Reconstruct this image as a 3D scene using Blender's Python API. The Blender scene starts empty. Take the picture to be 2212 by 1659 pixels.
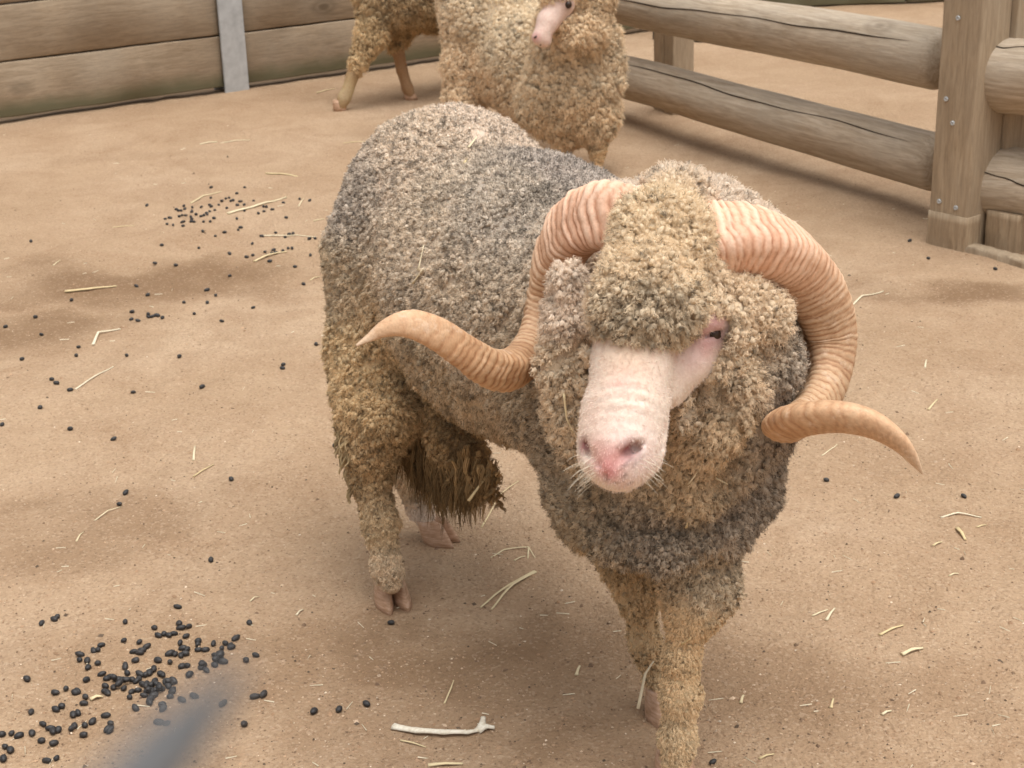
import bpy, bmesh, math, random
import numpy as np
from mathutils import Vector, Matrix
from mathutils.kdtree import KDTree

rng = np.random.default_rng(7)
random.seed(7)
S = bpy.context.scene
COL = S.collection

# ------------------------------------------------------------------ camera
F = 3500.0                     # focal length in pixels of a 2212 px wide frame
PITCH, ROLL, CAMH = math.radians(21), math.radians(1.7), 1.24
cam_d = bpy.data.cameras.new('camera')
cam_d.sensor_width = 36
cam_d.lens = 36 * F / 2212
cam_d.clip_start, cam_d.clip_end = 0.02, 500
cam_d.dof.use_dof = True
cam_d.dof.focus_distance = 1.95
cam_d.dof.aperture_fstop = 19
cam = bpy.data.objects.new('camera', cam_d)
COL.objects.link(cam)
fw = Vector((0, math.cos(PITCH), -math.sin(PITCH)))
up0 = Vector((0, math.sin(PITCH), math.cos(PITCH)))
rt0 = Vector((1, 0, 0))
cr, sr = math.cos(ROLL), math.sin(ROLL)
rt = rt0 * cr - up0 * sr
up = rt0 * sr + up0 * cr
cam.matrix_world = Matrix(((rt.x, up.x, -fw.x, 0), (rt.y, up.y, -fw.y, 0), (rt.z, up.z, -fw.z, CAMH), (0, 0, 0, 1)))
S.camera = cam

# ------------------------------------------------------------------ world, sun, exposure
SUN_EL, SUN_ROT = math.radians(76), math.radians(140)      # sun high behind thin cloud, a little to the right
world = bpy.data.worlds.new('World')
S.world = world
world.use_nodes = True
wn, wl = world.node_tree.nodes, world.node_tree.links
wn.clear()
wo = wn.new('ShaderNodeOutputWorld')
wb = wn.new('ShaderNodeBackground')
sky = wn.new('ShaderNodeTexSky')
sky.sky_type = 'NISHITA'
sky.sun_disc = False
sky.sun_elevation = SUN_EL
sky.sun_rotation = SUN_ROT
sky.dust_density = 6.0
sky.air_density = 1.0
sky.ozone_density = 1.0
hs = wn.new('ShaderNodeHueSaturation')
hs.inputs['Saturation'].default_value = 0.10               # thin overcast: a nearly white sky
wl.new(sky.outputs[0], hs.inputs['Color'])
wl.new(hs.outputs[0], wb.inputs['Color'])
wb.inputs['Strength'].default_value = 0.125
wl.new(wb.outputs[0], wo.inputs[0])
sun_d = bpy.data.lights.new('sun', 'SUN')
sun_d.energy = 1.8
sun_d.angle = math.radians(60)
sun_d.color = (1.0, 0.95, 0.88)
sun = bpy.data.objects.new('sun', sun_d)
COL.objects.link(sun)
sd = Vector((math.sin(SUN_ROT) * math.cos(SUN_EL), math.cos(SUN_ROT) * math.cos(SUN_EL), math.sin(SUN_EL)))
sun.rotation_euler = sd.to_track_quat('Z', 'Y').to_euler()
S.view_settings.view_transform = 'Standard'
S.view_settings.look = 'None'
S.view_settings.exposure = 0.36
S.view_settings.gamma = 1.0
S.cycles.max_bounces = 6
S.cycles.diffuse_bounces = 4
S.cycles.use_denoising = True
S.render.film_transparent = False

# ------------------------------------------------------------------ pixel helpers (2212 x 1659 picture)
def ray(px, py):
    u, v = px - 1106.0, py - 829.5
    a = u * cr - v * sr
    b = u * sr + v * cr
    return np.array([a / F, math.cos(PITCH) - math.sin(PITCH) * b / F, -math.sin(PITCH) - math.cos(PITCH) * b / F])

def at(px, py, Y):
    q = ray(px, py)
    return np.array([0, 0, CAMH]) + q * (Y / q[1])

def on(px, py, z=0.0):
    q = ray(px, py)
    return np.array([0, 0, CAMH]) + q * ((z - CAMH) / q[2])

def depth(p):
    return p[1] * math.cos(PITCH) - (p[2] - CAMH) * math.sin(PITCH)

def pxr(p, r):
    return r * depth(p) / F

# ------------------------------------------------------------------ object helpers
def link(o, parent=None):
    COL.objects.link(o)
    if parent is not None:
        o.parent = parent
    return o

def tag(o, label=None, cat=None, group=None, kind=None):
    for k, v in (('label', label), ('category', cat), ('group', group), ('kind', kind)):
        if v:
            o[k] = v
    return o

def empty(name, loc, label, cat, group=None):
    o = bpy.data.objects.new(name, None)
    o.empty_display_size = 0.1
    o.location = loc
    link(o)
    return tag(o, label, cat, group)

def child(o, parent):
    """parent keeping the child's world coordinates (parents are only translated)"""
    o.parent = parent
    o.location = Vector(o.location) - Vector(parent.location)
    return o

def mesh_obj(name, verts, faces, mat, smooth=True, parent=None, cols=None):
    me = bpy.data.meshes.new(name)
    me.from_pydata([tuple(v) for v in verts] if not isinstance(verts, np.ndarray) else verts.tolist(), [], faces if isinstance(faces, list) else faces.tolist())
    if cols is not None:
        ca = me.attributes.new('col', 'FLOAT_COLOR', 'POINT')
        c4 = np.ones((len(verts), 4), np.float32)
        c4[:, :3] = cols
        ca.data.foreach_set('color', c4.ravel())
    if smooth:
        me.polygons.foreach_set('use_smooth', [True] * len(me.polygons))
    me.update()
    if mat:
        me.materials.append(mat)
    o = bpy.data.objects.new(name, me)
    link(o)
    if parent is not None:
        child(o, parent)
    return o

# ------------------------------------------------------------------ node material helpers
def new_mat(name, rough=0.8, spec=0.3):
    m = bpy.data.materials.new(name)
    m.use_nodes = True
    nt = m.node_tree
    b = nt.nodes['Principled BSDF']
    b.inputs['Roughness'].default_value = rough
    b.inputs['Specular IOR Level'].default_value = spec
    return m, nt, b

class N:
    def __init__(self, nt):
        self.nt = nt
    def n(self, t, **kw):
        x = self.nt.nodes.new(t)
        for k, v in kw.items():
            setattr(x, k, v)
        return x
    def l(self, a, b):
        self.nt.links.new(a, b)
    def noise(self, vec, scale, detail=4, rough=0.55, dist=0.0):
        x = self.n('ShaderNodeTexNoise')
        x.inputs['Scale'].default_value = scale
        x.inputs['Detail'].default_value = detail
        x.inputs['Roughness'].default_value = rough
        x.inputs['Distortion'].default_value = dist
        if vec is not None:
            self.l(vec, x.inputs['Vector'])
        return x.outputs['Fac']
    def voro(self, vec, scale, feature='F1', out='Distance'):
        x = self.n('ShaderNodeTexVoronoi', feature=feature)
        x.inputs['Scale'].default_value = scale
        if vec is not None:
            self.l(vec, x.inputs['Vector'])
        return x.outputs[out]
    def ramp(self, fac, stops, interp='LINEAR'):
        x = self.n('ShaderNodeValToRGB')
        x.color_ramp.interpolation = interp
        el = x.color_ramp.elements
        while len(el) < len(stops):
            el.new(0.5)
        for e, (p, c) in zip(el, stops):
            e.position = p
            e.color = (*c, 1) if len(c) == 3 else c
        self.l(fac, x.inputs[0])
        return x.outputs[0]
    def mix(self, fac, a, b, mode='MIX'):
        x = self.n('ShaderNodeMix', data_type='RGBA', blend_type=mode)
        for s, v in ((x.inputs[0], fac), (x.inputs[6], a), (x.inputs[7], b)):
            if isinstance(v, (int, float)):
                s.default_value = v
            elif isinstance(v, (tuple, list)):
                s.default_value = (*v, 1)
            else:
                self.l(v, s)
        return x.outputs[2]
    def math(self, op, a, b=None, clamp=False):
        x = self.n('ShaderNodeMath', operation=op, use_clamp=clamp)
        for s, v in ((x.inputs[0], a), (x.inputs[1], b)):
            if v is None:
                continue
            if isinstance(v, (int, float)):
                s.default_value = v
            else:
                self.l(v, s)
        return x.outputs[0]
    def bump(self, h, strength, dist, normal=None):
        x = self.n('ShaderNodeBump')
        x.inputs['Strength'].default_value = strength
        x.inputs['Distance'].default_value = dist
        self.l(h, x.inputs['Height'])
        if normal is not None:
            self.l(normal, x.inputs['Normal'])
        return x.outputs[0]
    def mapping(self, vec, scale=(1, 1, 1), loc=(0, 0, 0), rot=(0, 0, 0)):
        x = self.n('ShaderNodeMapping')
        x.inputs['Scale'].default_value = scale
        x.inputs['Location'].default_value = loc
        x.inputs['Rotation'].default_value = rot
        self.l(vec, x.inputs['Vector'])
        return x.outputs[0]

# ------------------------------------------------------------------ ground
_dr = np.random.default_rng(5)
DENTS = [(_dr.uniform(-1.0, 1.3), _dr.uniform(1.5, 4.4), _dr.uniform(0.018, 0.04), _dr.uniform(0.002, 0.0055)) for _ in range(70)]

def gz(x, y):
    """height of the trodden sand, with shallow hoof dents"""
    z = 0.0
    for hx, hy, hr, hd in DENTS:
        d2 = ((x - hx) ** 2 + (y - hy) ** 2) / (hr * hr)
        z = z - hd * np.exp(-d2 * d2) + 0.45 * hd * np.exp(-((np.sqrt(d2) - 1.25) / 0.3) ** 2)
    return z + (0.0045 * np.sin(3.1 * x + 1.3 * np.sin(2.3 * y)) * np.cos(2.7 * y + 0.6)
            + 0.0025 * np.sin(9.7 * x + 4.1 * y + 2 * np.sin(5 * y)) + 0.0015 * np.sin(23 * x - 17 * y + 3 * np.sin(9 * x))
            + 0.0012 * np.sin(41 * x + 37 * y + 2.5 * np.sin(19 * y - 11 * x)))

def ground_xyz(px, py):
    p = on(px, py)
    for _ in range(2):
        p = on(px, py, float(gz(p[0], p[1])))
    return p

def ground_mat():
    m, nt, b = new_mat('sand', 0.95, 0.15)
    k = N(nt)
    tc = k.n('ShaderNodeTexCoord').outputs['Object']
    n1 = k.noise(tc, 1.1, 5, 0.6, 0.4)
    n2 = k.noise(tc, 4.5, 8, 0.72, 0.8)
    n3 = k.noise(tc, 160.0, 3, 0.7)
    base = k.ramp(n1, [(0.3, (0.365, 0.25, 0.155)), (0.5, (0.42, 0.294, 0.189)), (0.7, (0.465, 0.338, 0.228))])
    base = k.mix(k.math('MULTIPLY', k.ramp(n2, [(0.42, (0, 0, 0)), (0.66, (1, 1, 1))]), 0.6), base, (0.30, 0.19, 0.112))
    # damp and brown patches, under the ram partly painted shadow: centre, radii, strength
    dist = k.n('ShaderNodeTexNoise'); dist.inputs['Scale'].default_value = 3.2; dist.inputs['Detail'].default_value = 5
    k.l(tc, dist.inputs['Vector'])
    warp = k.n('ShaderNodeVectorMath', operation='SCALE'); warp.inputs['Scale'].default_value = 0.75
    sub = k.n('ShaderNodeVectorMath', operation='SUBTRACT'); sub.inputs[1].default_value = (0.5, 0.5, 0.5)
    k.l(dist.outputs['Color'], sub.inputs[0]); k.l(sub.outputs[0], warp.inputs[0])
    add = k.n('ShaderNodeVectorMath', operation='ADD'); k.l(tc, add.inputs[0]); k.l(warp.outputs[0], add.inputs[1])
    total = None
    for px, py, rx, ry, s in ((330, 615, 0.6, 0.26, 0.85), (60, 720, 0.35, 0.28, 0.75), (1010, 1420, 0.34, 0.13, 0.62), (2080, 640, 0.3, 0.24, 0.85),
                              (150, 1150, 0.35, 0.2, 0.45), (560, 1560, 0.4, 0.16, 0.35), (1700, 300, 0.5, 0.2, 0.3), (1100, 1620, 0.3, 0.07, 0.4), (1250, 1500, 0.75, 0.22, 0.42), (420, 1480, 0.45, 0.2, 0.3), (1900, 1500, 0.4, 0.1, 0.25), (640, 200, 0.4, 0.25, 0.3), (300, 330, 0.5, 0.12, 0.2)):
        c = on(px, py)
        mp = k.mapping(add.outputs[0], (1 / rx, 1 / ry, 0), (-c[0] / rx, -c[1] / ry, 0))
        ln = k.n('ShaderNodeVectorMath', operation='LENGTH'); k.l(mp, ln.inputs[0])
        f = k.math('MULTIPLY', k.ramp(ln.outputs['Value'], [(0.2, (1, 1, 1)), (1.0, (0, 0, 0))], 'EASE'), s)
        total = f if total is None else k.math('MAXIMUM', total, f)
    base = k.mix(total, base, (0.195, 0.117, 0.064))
    # grains
    g = k.voro(tc, 230, 'F1', 'Color')
    sep = k.n('ShaderNodeSeparateColor'); k.l(g, sep.inputs[0])
    base = k.mix(k.math('MULTIPLY', k.ramp(sep.outputs[0], [(0.86, (0, 0, 0)), (0.9, (1, 1, 1))]), 0.22), base, (0.62, 0.48, 0.35))
    base = k.mix(k.math('MULTIPLY', k.ramp(sep.outputs[1], [(0.85, (0, 0, 0)), (0.9, (1, 1, 1))]), 0.32), base, (0.17, 0.105, 0.062))
    base = k.mix(k.math('MULTIPLY', k.ramp(n3, [(0.4, (1, 1, 1)), (0.52, (0, 0, 0))]), 0.25), base, (0.24, 0.15, 0.088))
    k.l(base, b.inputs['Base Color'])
    h = k.math('ADD', k.math('MULTIPLY', k.noise(tc, 60, 5, 0.7), 1.0), k.math('MULTIPLY', k.voro(tc, 130), -0.5))
    h = k.math('ADD', h, k.math('MULTIPLY', k.noise(tc, 14, 4, 0.6), 1.6))
    h = k.math('ADD', h, k.math('MULTIPLY', k.voro(tc, 300), -0.35))
    k.l(k.bump(h, 0.6, 0.008), b.inputs['Normal'])
    return m

def axis(lo, hi, step, far_lo, far_hi):
    a = list(np.arange(lo, hi, step))
    s, v = step, a[-1]
    while v < far_hi:
        s *= 1.25; v += s; a.append(v)
    s, v, pre = step, a[0], []
    while v > far_lo:
        s *= 1.25; v -= s; pre.append(v)
    return np.array(pre[::-1] + a)

def build_ground():
    xs, ys = axis(-1.3, 1.6, 0.011, -90, 90), axis(1.35, 4.6, 0.012, -60, 160)
    X, Y = np.meshgrid(xs, ys)
    Z = gz(X, Y) + rng.normal(0, 0.0004, X.shape)
    V = np.stack([X, Y, Z], -1).reshape(-1, 3)
    w = len(xs)
    i = (np.arange(len(ys) - 1)[:, None] * w + np.arange(w - 1)[None, :]).ravel()
    Fq = np.stack([i, i + 1, i + w + 1, i + w], 1)
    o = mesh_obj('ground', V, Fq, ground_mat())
    tag(o, 'trodden tan sandy ground of the pen', None, None, 'structure')
    return o
build_ground()

# ------------------------------------------------------------------ crumbs of sand and grit
def build_grit():
    m, nt, b = new_mat('grit', 0.9, 0.2)
    k = N(nt)
    at_ = k.n('ShaderNodeAttribute', attribute_name='col')
    k.l(at_.outputs['Color'], b.inputs['Base Color'])
    oct_v = np.array([[1, 0, 0], [-1, 0, 0], [0, 1, 0], [0, -1, 0], [0, 0, 1], [0, 0, -1]], float)
    oct_f = np.array([[0, 2, 4], [2, 1, 4], [1, 3, 4], [3, 0, 4], [2, 0, 5], [1, 2, 5], [3, 1, 5], [0, 3, 5]])
    n = 22000
    # denser near the camera
    px = rng.uniform(-150, 2360, n)
    py = 1750 - 1500 * rng.random(n) ** 1.35
    P = np.array([on(a, c) for a, c in zip(px, py)])
    P[:, 2] = gz(P[:, 0], P[:, 1])
    r = 0.0009 + 0.0016 * rng.random(n) ** 3 + (rng.random(n) < 0.015) * rng.uniform(0.001, 0.0035, n)
    V = oct_v[None] * rng.uniform(0.6, 1.3, (n, 6, 1)) * r[:, None, None]
    ang = rng.uniform(0, 6.28, n)
    c, s = np.cos(ang)[:, None], np.sin(ang)[:, None]
    x, y, z = V[..., 0] * 1.2, V[..., 1], V[..., 2] * 0.75
    V = np.stack([x * c - y * s, x * s + y * c, z], -1) + P[:, None] + np.array([0, 0, 0.0004])
    Fa = (oct_f[None] + (np.arange(n) * 6)[:, None, None]).reshape(-1, 3)
    pal = np.array([[0.45, 0.3, 0.19], [0.36, 0.23, 0.14], [0.55, 0.41, 0.29], [0.2, 0.13, 0.085], [0.7, 0.58, 0.45], [0.12, 0.085, 0.06]])
    ci = rng.choice(6, n, p=[0.26, 0.30, 0.12, 0.22, 0.025, 0.075])
    cols = np.repeat(pal[ci] * rng.uniform(0.8, 1.15, (n, 1)), 6, 0)
    o = mesh_obj('grit', V.reshape(-1, 3), Fa, m, False, None, cols)
    tag(o, 'loose crumbs of sand and grit scattered over the pen floor', 'grit', None, 'stuff')
build_grit()

# ------------------------------------------------------------------ timber
def wood_mat(name, c0, c1, c2, axis_scale, knots=0.0, stain=None, rough=0.75):
    m, nt, b = new_mat(name, rough, 0.25)
    k = N(nt)
    oi = k.n('ShaderNodeObjectInfo')
    tc = k.n('ShaderNodeTexCoord').outputs['Object']
    off = k.n('ShaderNodeVectorMath', operation='MULTIPLY_ADD')
    cmb = k.n('ShaderNodeCombineXYZ')
    for q in range(3):
        k.l(oi.outputs['Random'], cmb.inputs[q])
    k.l(cmb.outputs[0], off.inputs[0]); off.inputs[1].default_value = (37, 19, 23); k.l(tc, off.inputs[2])
    v = k.mapping(off.outputs[0], axis_scale)
    wob = k.n('ShaderNodeTexNoise'); wob.inputs['Scale'].default_value = 1.6; wob.inputs['Detail'].default_value = 3
    k.l(v, wob.inputs['Vector'])
    g1 = k.noise(v, 7, 6, 0.65, 1.2)
    g2 = k.noise(v, 30, 4, 0.7, 0.4)
    big = k.noise(off.outputs[0], 2.2, 4, 0.6)
    col = k.ramp(g1, [(0.32, c0), (0.5, c1), (0.68, c2)])
    col = k.mix(k.math('MULTIPLY', k.ramp(g2, [(0.38, (1, 1, 1)), (0.55, (0, 0, 0))]), 0.35), col, tuple(0.55 * x for x in c0))
    col = k.mix(k.math('MULTIPLY', k.ramp(big, [(0.38, (0, 0, 0)), (0.68, (1, 1, 1))]), 0.4), col, tuple(0.75 * x + 0.05 for x in (c1[0] * 0.9, c1[1], c1[2] * 1.1)))
    if knots:
        kv = k.mapping(off.outputs[0], (2.6, 5.2, 5.2) if axis_scale[0] < axis_scale[2] else (5.2, 5.2, 2.6))
        d = k.voro(kv, 1.0)
        ring = k.ramp(d, [(0.0, (1, 1, 1)), (0.06, (0.85, 0.85, 0.85)), (0.09, (0.25, 0.25, 0.25)), (0.13, (0.5, 0.5, 0.5)), (0.2, (0, 0, 0))])
        col = k.mix(k.math('MULTIPLY', ring, knots), col, tuple(0.42 * x for x in c0))
    if stain:
        sep = k.n('ShaderNodeSeparateXYZ'); k.l(k.n('ShaderNodeNewGeometry').outputs['Position'], sep.inputs[0])
        zz = k.math('ADD', sep.outputs[2], k.math('MULTIPLY', k.noise(tc, 9, 4), 0.05))
        col = k.mix(k.ramp(k.math('MULTIPLY', zz, 4.0), [(0.28, (0.95, 0.95, 0.95)), (0.5, (0, 0, 0))]), col, stain)
    k.l(col, b.inputs['Base Color'])
    k.l(k.bump(k.math('ADD', g1, k.math('MULTIPLY', g2, 0.6)), 0.35, 0.003), b.inputs['Normal'])
    return m

M_sleeper = wood_mat('sleeper_pine', (0.25, 0.178, 0.11), (0.33, 0.246, 0.163), (0.39, 0.30, 0.205), (0.8, 9, 9), 0.8, (0.15, 0.142, 0.085))
M_log = wood_mat('log_pine', (0.33, 0.248, 0.166), (0.46, 0.368, 0.27), (0.57, 0.472, 0.365), (0.55, 7, 7), 0.7)
M_post = wood_mat('post_pine', (0.30, 0.215, 0.135), (0.39, 0.29, 0.19), (0.45, 0.35, 0.24), (7, 7, 0.6), 0.0)
M_crack, _, bb = new_mat('dark_crack', 1.0, 0.0)
bb.inputs['Base Color'].default_value = (0.035, 0.025, 0.018, 1)
def metal_mat(name, col, rough, metallic, var=0.15):
    m, nt, b = new_mat(name, rough, 0.5)
    k = N(nt)
    tc = k.n('ShaderNodeTexCoord').outputs['Object']
    n = k.noise(tc, 24, 5, 0.6)
    k.l(k.ramp(n, [(0.3, tuple(c * (1 - var) for c in col)), (0.7, tuple(c * (1 + var) for c in col))]), b.inputs['Base Color'])
    b.inputs['Metallic'].default_value = metallic
    return m
M_galv = metal_mat('galvanised_steel', (0.5, 0.52, 0.53), 0.55, 0.35)

def rough_box(name, L, W, T, mat, parent, seg=24, bev=0.006, jit=0.0012, seed=0):
    """board with its length on x, thickness y, height z, origin at the centre; softened uneven edges"""
    r = np.random.default_rng(seed)
    prof = []
    for sx, sz in ((-1, -1), (1, -1), (1, 1), (-1, 1)):
        cx, cz = sx * (T / 2 - bev), sz * (W / 2 - bev)
        base = {(-1, -1): 180, (1, -1): 270, (1, 1): 0, (-1, 1): 90}[(sx, sz)]
        for a in (10, 45, 80):
            t = math.radians(base + a)
            prof.append((cx + bev * math.cos(t), cz + bev * math.sin(t)))
    n = len(prof)
    V, Fs = [], []
    for i in range(seg + 1):
        x = -L / 2 + L * i / seg
        for (py, pz) in prof:
            V.append((x, py + r.normal(0, jit), pz + r.normal(0, jit)))
    for i in range(seg):
        for j in range(n):
            a, b2 = i * n + j, i * n + (j + 1) % n
            Fs.append((a, b2, b2 + n, a + n))
    Fs.append(tuple(range(n))[::-1])
    Fs.append(tuple(seg * n + j for j in range(n)))
    o = mesh_obj(name, V, Fs, mat, True)
    me = o.data
    me.polygons[len(Fs) - 1].use_smooth = False
    me.polygons[len(Fs) - 2].use_smooth = False
    if parent is not None:
        o.parent = parent
    return o

# ---- sleeper retaining wall at the back left
def build_wall():
    A, B = on(0, 275), on(760, 165)
    d = (B - A) / np.linalg.norm(B - A)
    nrm = np.array([d[1], -d[0], 0])           # towards the pen
    ang = math.atan2(d[1], d[0])
    G = on(513, 197)
    root = empty('sleeper_wall', tuple(G), 'retaining wall of weathered pine sleepers held by a galvanised steel post', 'wall')
    root.rotation_euler = (0, 0, ang)
    root.location.z = 0
    H = 0.212
    for side, (x0, x1) in enumerate(((-2.45, -0.028), (0.028, 2.5))):
        for k in range(6):
            o = rough_box('plank', x1 - x0, H - 0.006, 0.075, M_sleeper, root, 30, 0.006, 0.0008, 10 * side + k)
            o.location = ((x0 + x1) / 2, 0.055 + 0.003 * ((k * 7 + side * 3) % 3 - 1), 0.02 + H * (k + 0.5))
    # steel channel post
    V, Fs = [], []
    bm = bmesh.new()
    for (cx, cy, sx, sy) in ((0, 0.003, 0.108, 0.012), (0, 0.055, 0.012, 0.092), (0, 0.107, 0.108, 0.012)):
        g = bmesh.ops.create_cube(bm, size=1)
        bmesh.ops.scale(bm, vec=(sx, sy, 1.5), verts=g['verts'])
        bmesh.ops.translate(bm, vec=(cx, cy, 0.65), verts=g['verts'])
    bmesh.ops.bevel(bm, geom=bm.edges[:], offset=0.002, segments=2, affect='EDGES')
    me = bpy.data.meshes.new('steel_post'); bm.to_mesh(me); bm.free(); me.materials.append(M_galv)
    o = bpy.data.objects.new('steel_post', me); link(o, root)
build_wall()

# ---- log rail fence
def log_mesh(name, p0, p1, r0, r1, mat, parent, seed, sag=0.0):
    r = np.random.default_rng(seed)
    p0, p1 = np.array(p0, float), np.array(p1, float)
    L = np.linalg.norm(p1 - p0)
    o_rot = Vector(p1 - p0).to_track_quat('X', 'Z')
    ns, nc = 48, 40
    V, Fs = [], []
    ph = r.uniform(0, 6.28, 8)
    for i in range(ns + 1):
        t = i / ns
        e = min(t, 1 - t) * L
        rr = r0 + (r1 - r0) * t
        endf = math.sqrt(max(0.0, 1 - (1 - min(1, e / 0.02)) ** 2)) * 0.12 + 0.88
        oy = 0.003 * math.sin(3.2 * t + ph[0]) + 0.0015 * math.sin(9 * t + ph[1])
        oz = 0.004 * math.sin(3.9 * t + ph[2]) + 0.0015 * math.sin(11 * t + ph[3]) - sag * 4 * t * (1 - t)
        for j in range(nc):
            th = 2 * math.pi * j / nc
            q = rr * endf * (1 + 0.02 * math.sin(2 * th + ph[4] + 2 * t) + 0.012 * math.sin(3 * th + 5 * t + ph[5]) + 0.008 * math.sin(14 * t + ph[6] + th) + 0.006 * math.sin(27 * t + ph[7] + 2 * th))
            V.append((t * L, oy + q * math.cos(th), oz + q * math.sin(th)))
    for i in range(ns):
        for j in range(nc):
            a, b2 = i * nc + j, i * nc + (j + 1) % nc
            Fs.append((a, a + nc, b2 + nc, b2))
    for base, x, fl in ((0, -0.004, 0), (ns * nc, L + 0.004, 1)):
        V.append((x, V[base][1] - r0 * 0.88, 0))
        c = len(V) - 1
        for j in range(nc):
            a, b2 = base + j, base + (j + 1) % nc
            Fs.append((c, a, b2) if not fl else (c, b2, a))
    o = mesh_obj(name, V, Fs, mat)
    o.rotation_euler = o_rot.to_euler()
    o.location = tuple(p0)
    child(o, parent)
    # drying crack along the upper front face: a narrow sunk strip laid on the surface
    th0 = r.uniform(0.85, 1.0) if seed % 2 else r.uniform(0.45, 0.65)
    n = 60
    CV, CF = [], []
    for i in range(n + 1):
        t = 0.04 + 0.92 * i / n
        th = -th0 + math.pi + 0.16 * math.sin(2.1 * t + ph[1]) + 0.05 * math.sin(13 * t + ph[2]) + 0.02 * math.sin(31 * t)
        idx = min(ns, int(round(t * ns)))
        row = V[idx * nc:(idx + 1) * nc]
        jj = (th / (2 * math.pi)) * nc
        a, b2 = np.array(row[int(jj) % nc]), np.array(row[(int(jj) + 1) % nc])
        p = a + (b2 - a) * (jj - int(jj))
        p[0] = t * L
        cen = np.mean(np.array(row), 0)
        nv = p - cen; nv[0] = 0; nv /= np.linalg.norm(nv)
        tv = np.array([0, -nv[2], nv[1]])
        wdt = (0.0012 + 0.0012 * abs(math.sin(5 * t + ph[3]))) * min(1, 8 * (t - 0.04), 8 * (0.96 - t) + 0.05)
        CV += [tuple(p + nv * 0.0012 - tv * wdt), tuple(p + nv * 0.0012 + tv * wdt)]
    for i in range(n):
        CF.append((2 * i, 2 * i + 1, 2 * i + 3, 2 * i + 2))
    co = mesh_obj('crack', CV, CF, M_crack)
    co.parent = o
    return o

def timber(name, c, sx, sy, z0, z1, ang, parent, seed, mat=None):
    """upright sawn timber, length along its own z"""
    r = np.random.default_rng(seed)
    n, V, Fs = 14, [], []
    bev = 0.006
    prof = []
    for a0, qx, qy in ((0, 1, 1), (90, -1, 1), (180, -1, -1), (270, 1, -1)):
        for a in (5, 45, 85):
            t = math.radians(a0 + a)
            prof.append((qx * (sx / 2 - bev) + bev * math.cos(t), qy * (sy / 2 - bev) + bev * math.sin(t)))
    for i in range(n + 1):
        for (x, y) in prof:
            V.append((x + r.normal(0, 0.0006), y + r.normal(0, 0.0006), z0 + (z1 - z0) * i / n))
    for i in range(n):
        for j in range(12):
            a, b2 = i * 12 + j, i * 12 + (j + 1) % 12
            Fs.append((a, b2, b2 + 12, a + 12))
    Fs.append(tuple(range(12))[::-1]); Fs.append(tuple(n * 12 + j for j in range(12)))
    o = mesh_obj(name, V, Fs, mat or M_post)
    o.data.polygons[len(Fs) - 1].use_smooth = False
    o.location = (c[0], c[1], 0)
    o.rotation_euler = (0, 0, ang)
    child(o, parent)
    return o

def bolt(p, nrm, parent, r=0.0065):
    V, Fs = [], []
    for (rr, h) in ((1.0, 0), (1.0, 0.35), (0.75, 0.5), (0.35, 0.5), (0.3, 0.25)):
        for j in range(12):
            a = 6.2832 * j / 12
            V.append((rr * r * math.cos(a), rr * r * math.sin(a), h * r))
    for i in range(4):
        for j in range(12):
            a, b2 = i * 12 + j, i * 12 + (j + 1) % 12
            Fs.append((a, b2, b2 + 12, a + 12))
    Fs.append(tuple(48 + j for j in range(12)))
    o = mesh_obj('bolt', V, Fs, M_galv)
    o.rotation_euler = Vector(nrm).to_track_quat('Z', 'Y').to_euler()
    o.location = tuple(p)
    child(o, parent)

def build_fence():
    Pn, Pb = on(2060, 500), on(1388, 245)          # near and far post on the ground
    d = (Pb - Pn); d[2] = 0; Ld = np.linalg.norm(d); d /= Ld
    ang = math.atan2(d[1], d[0])
    nr = np.array([-d[1], d[0], 0])                # points left / towards the pen
    if nr[1] > 0: nr = -nr
    root = empty('log_fence', (Pn[0], Pn[1], 0), 'rail fence of two thick round logs between sawn timber posts', 'fence')
    # rails: end points read along the line of the posts
    def rail(pl, pr, rl, rrt, seed):
        a = at(*pl); b2 = at(*pr)
        log_mesh('log_rail', a, b2, pxr(a, rl), pxr(b2, rrt), M_log, root, seed)
    Yl, Yr = Pb[1] - 0.02, Pn[1] + 0.15
    rail((1322, 162, Yl), (2040, 352, Yr), 46, 63, 1)
    rail((1322, 2, Yl), (2050, 132, Yr), 45, 66, 2)
    # far post: two timbers with a seam
    timber('post_timber', Pb + d * 0.02 + nr * -0.12, 0.075, 0.09, -0.2, 1.1, ang, root, 4)
    timber('post_timber', Pb - d * 0.06 + nr * -0.12, 0.07, 0.09, -0.2, 1.1, ang, root, 5)
    return root, Pn, d, nr, ang
fence_root, Pn, fd, fn, fang = build_fence()

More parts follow.
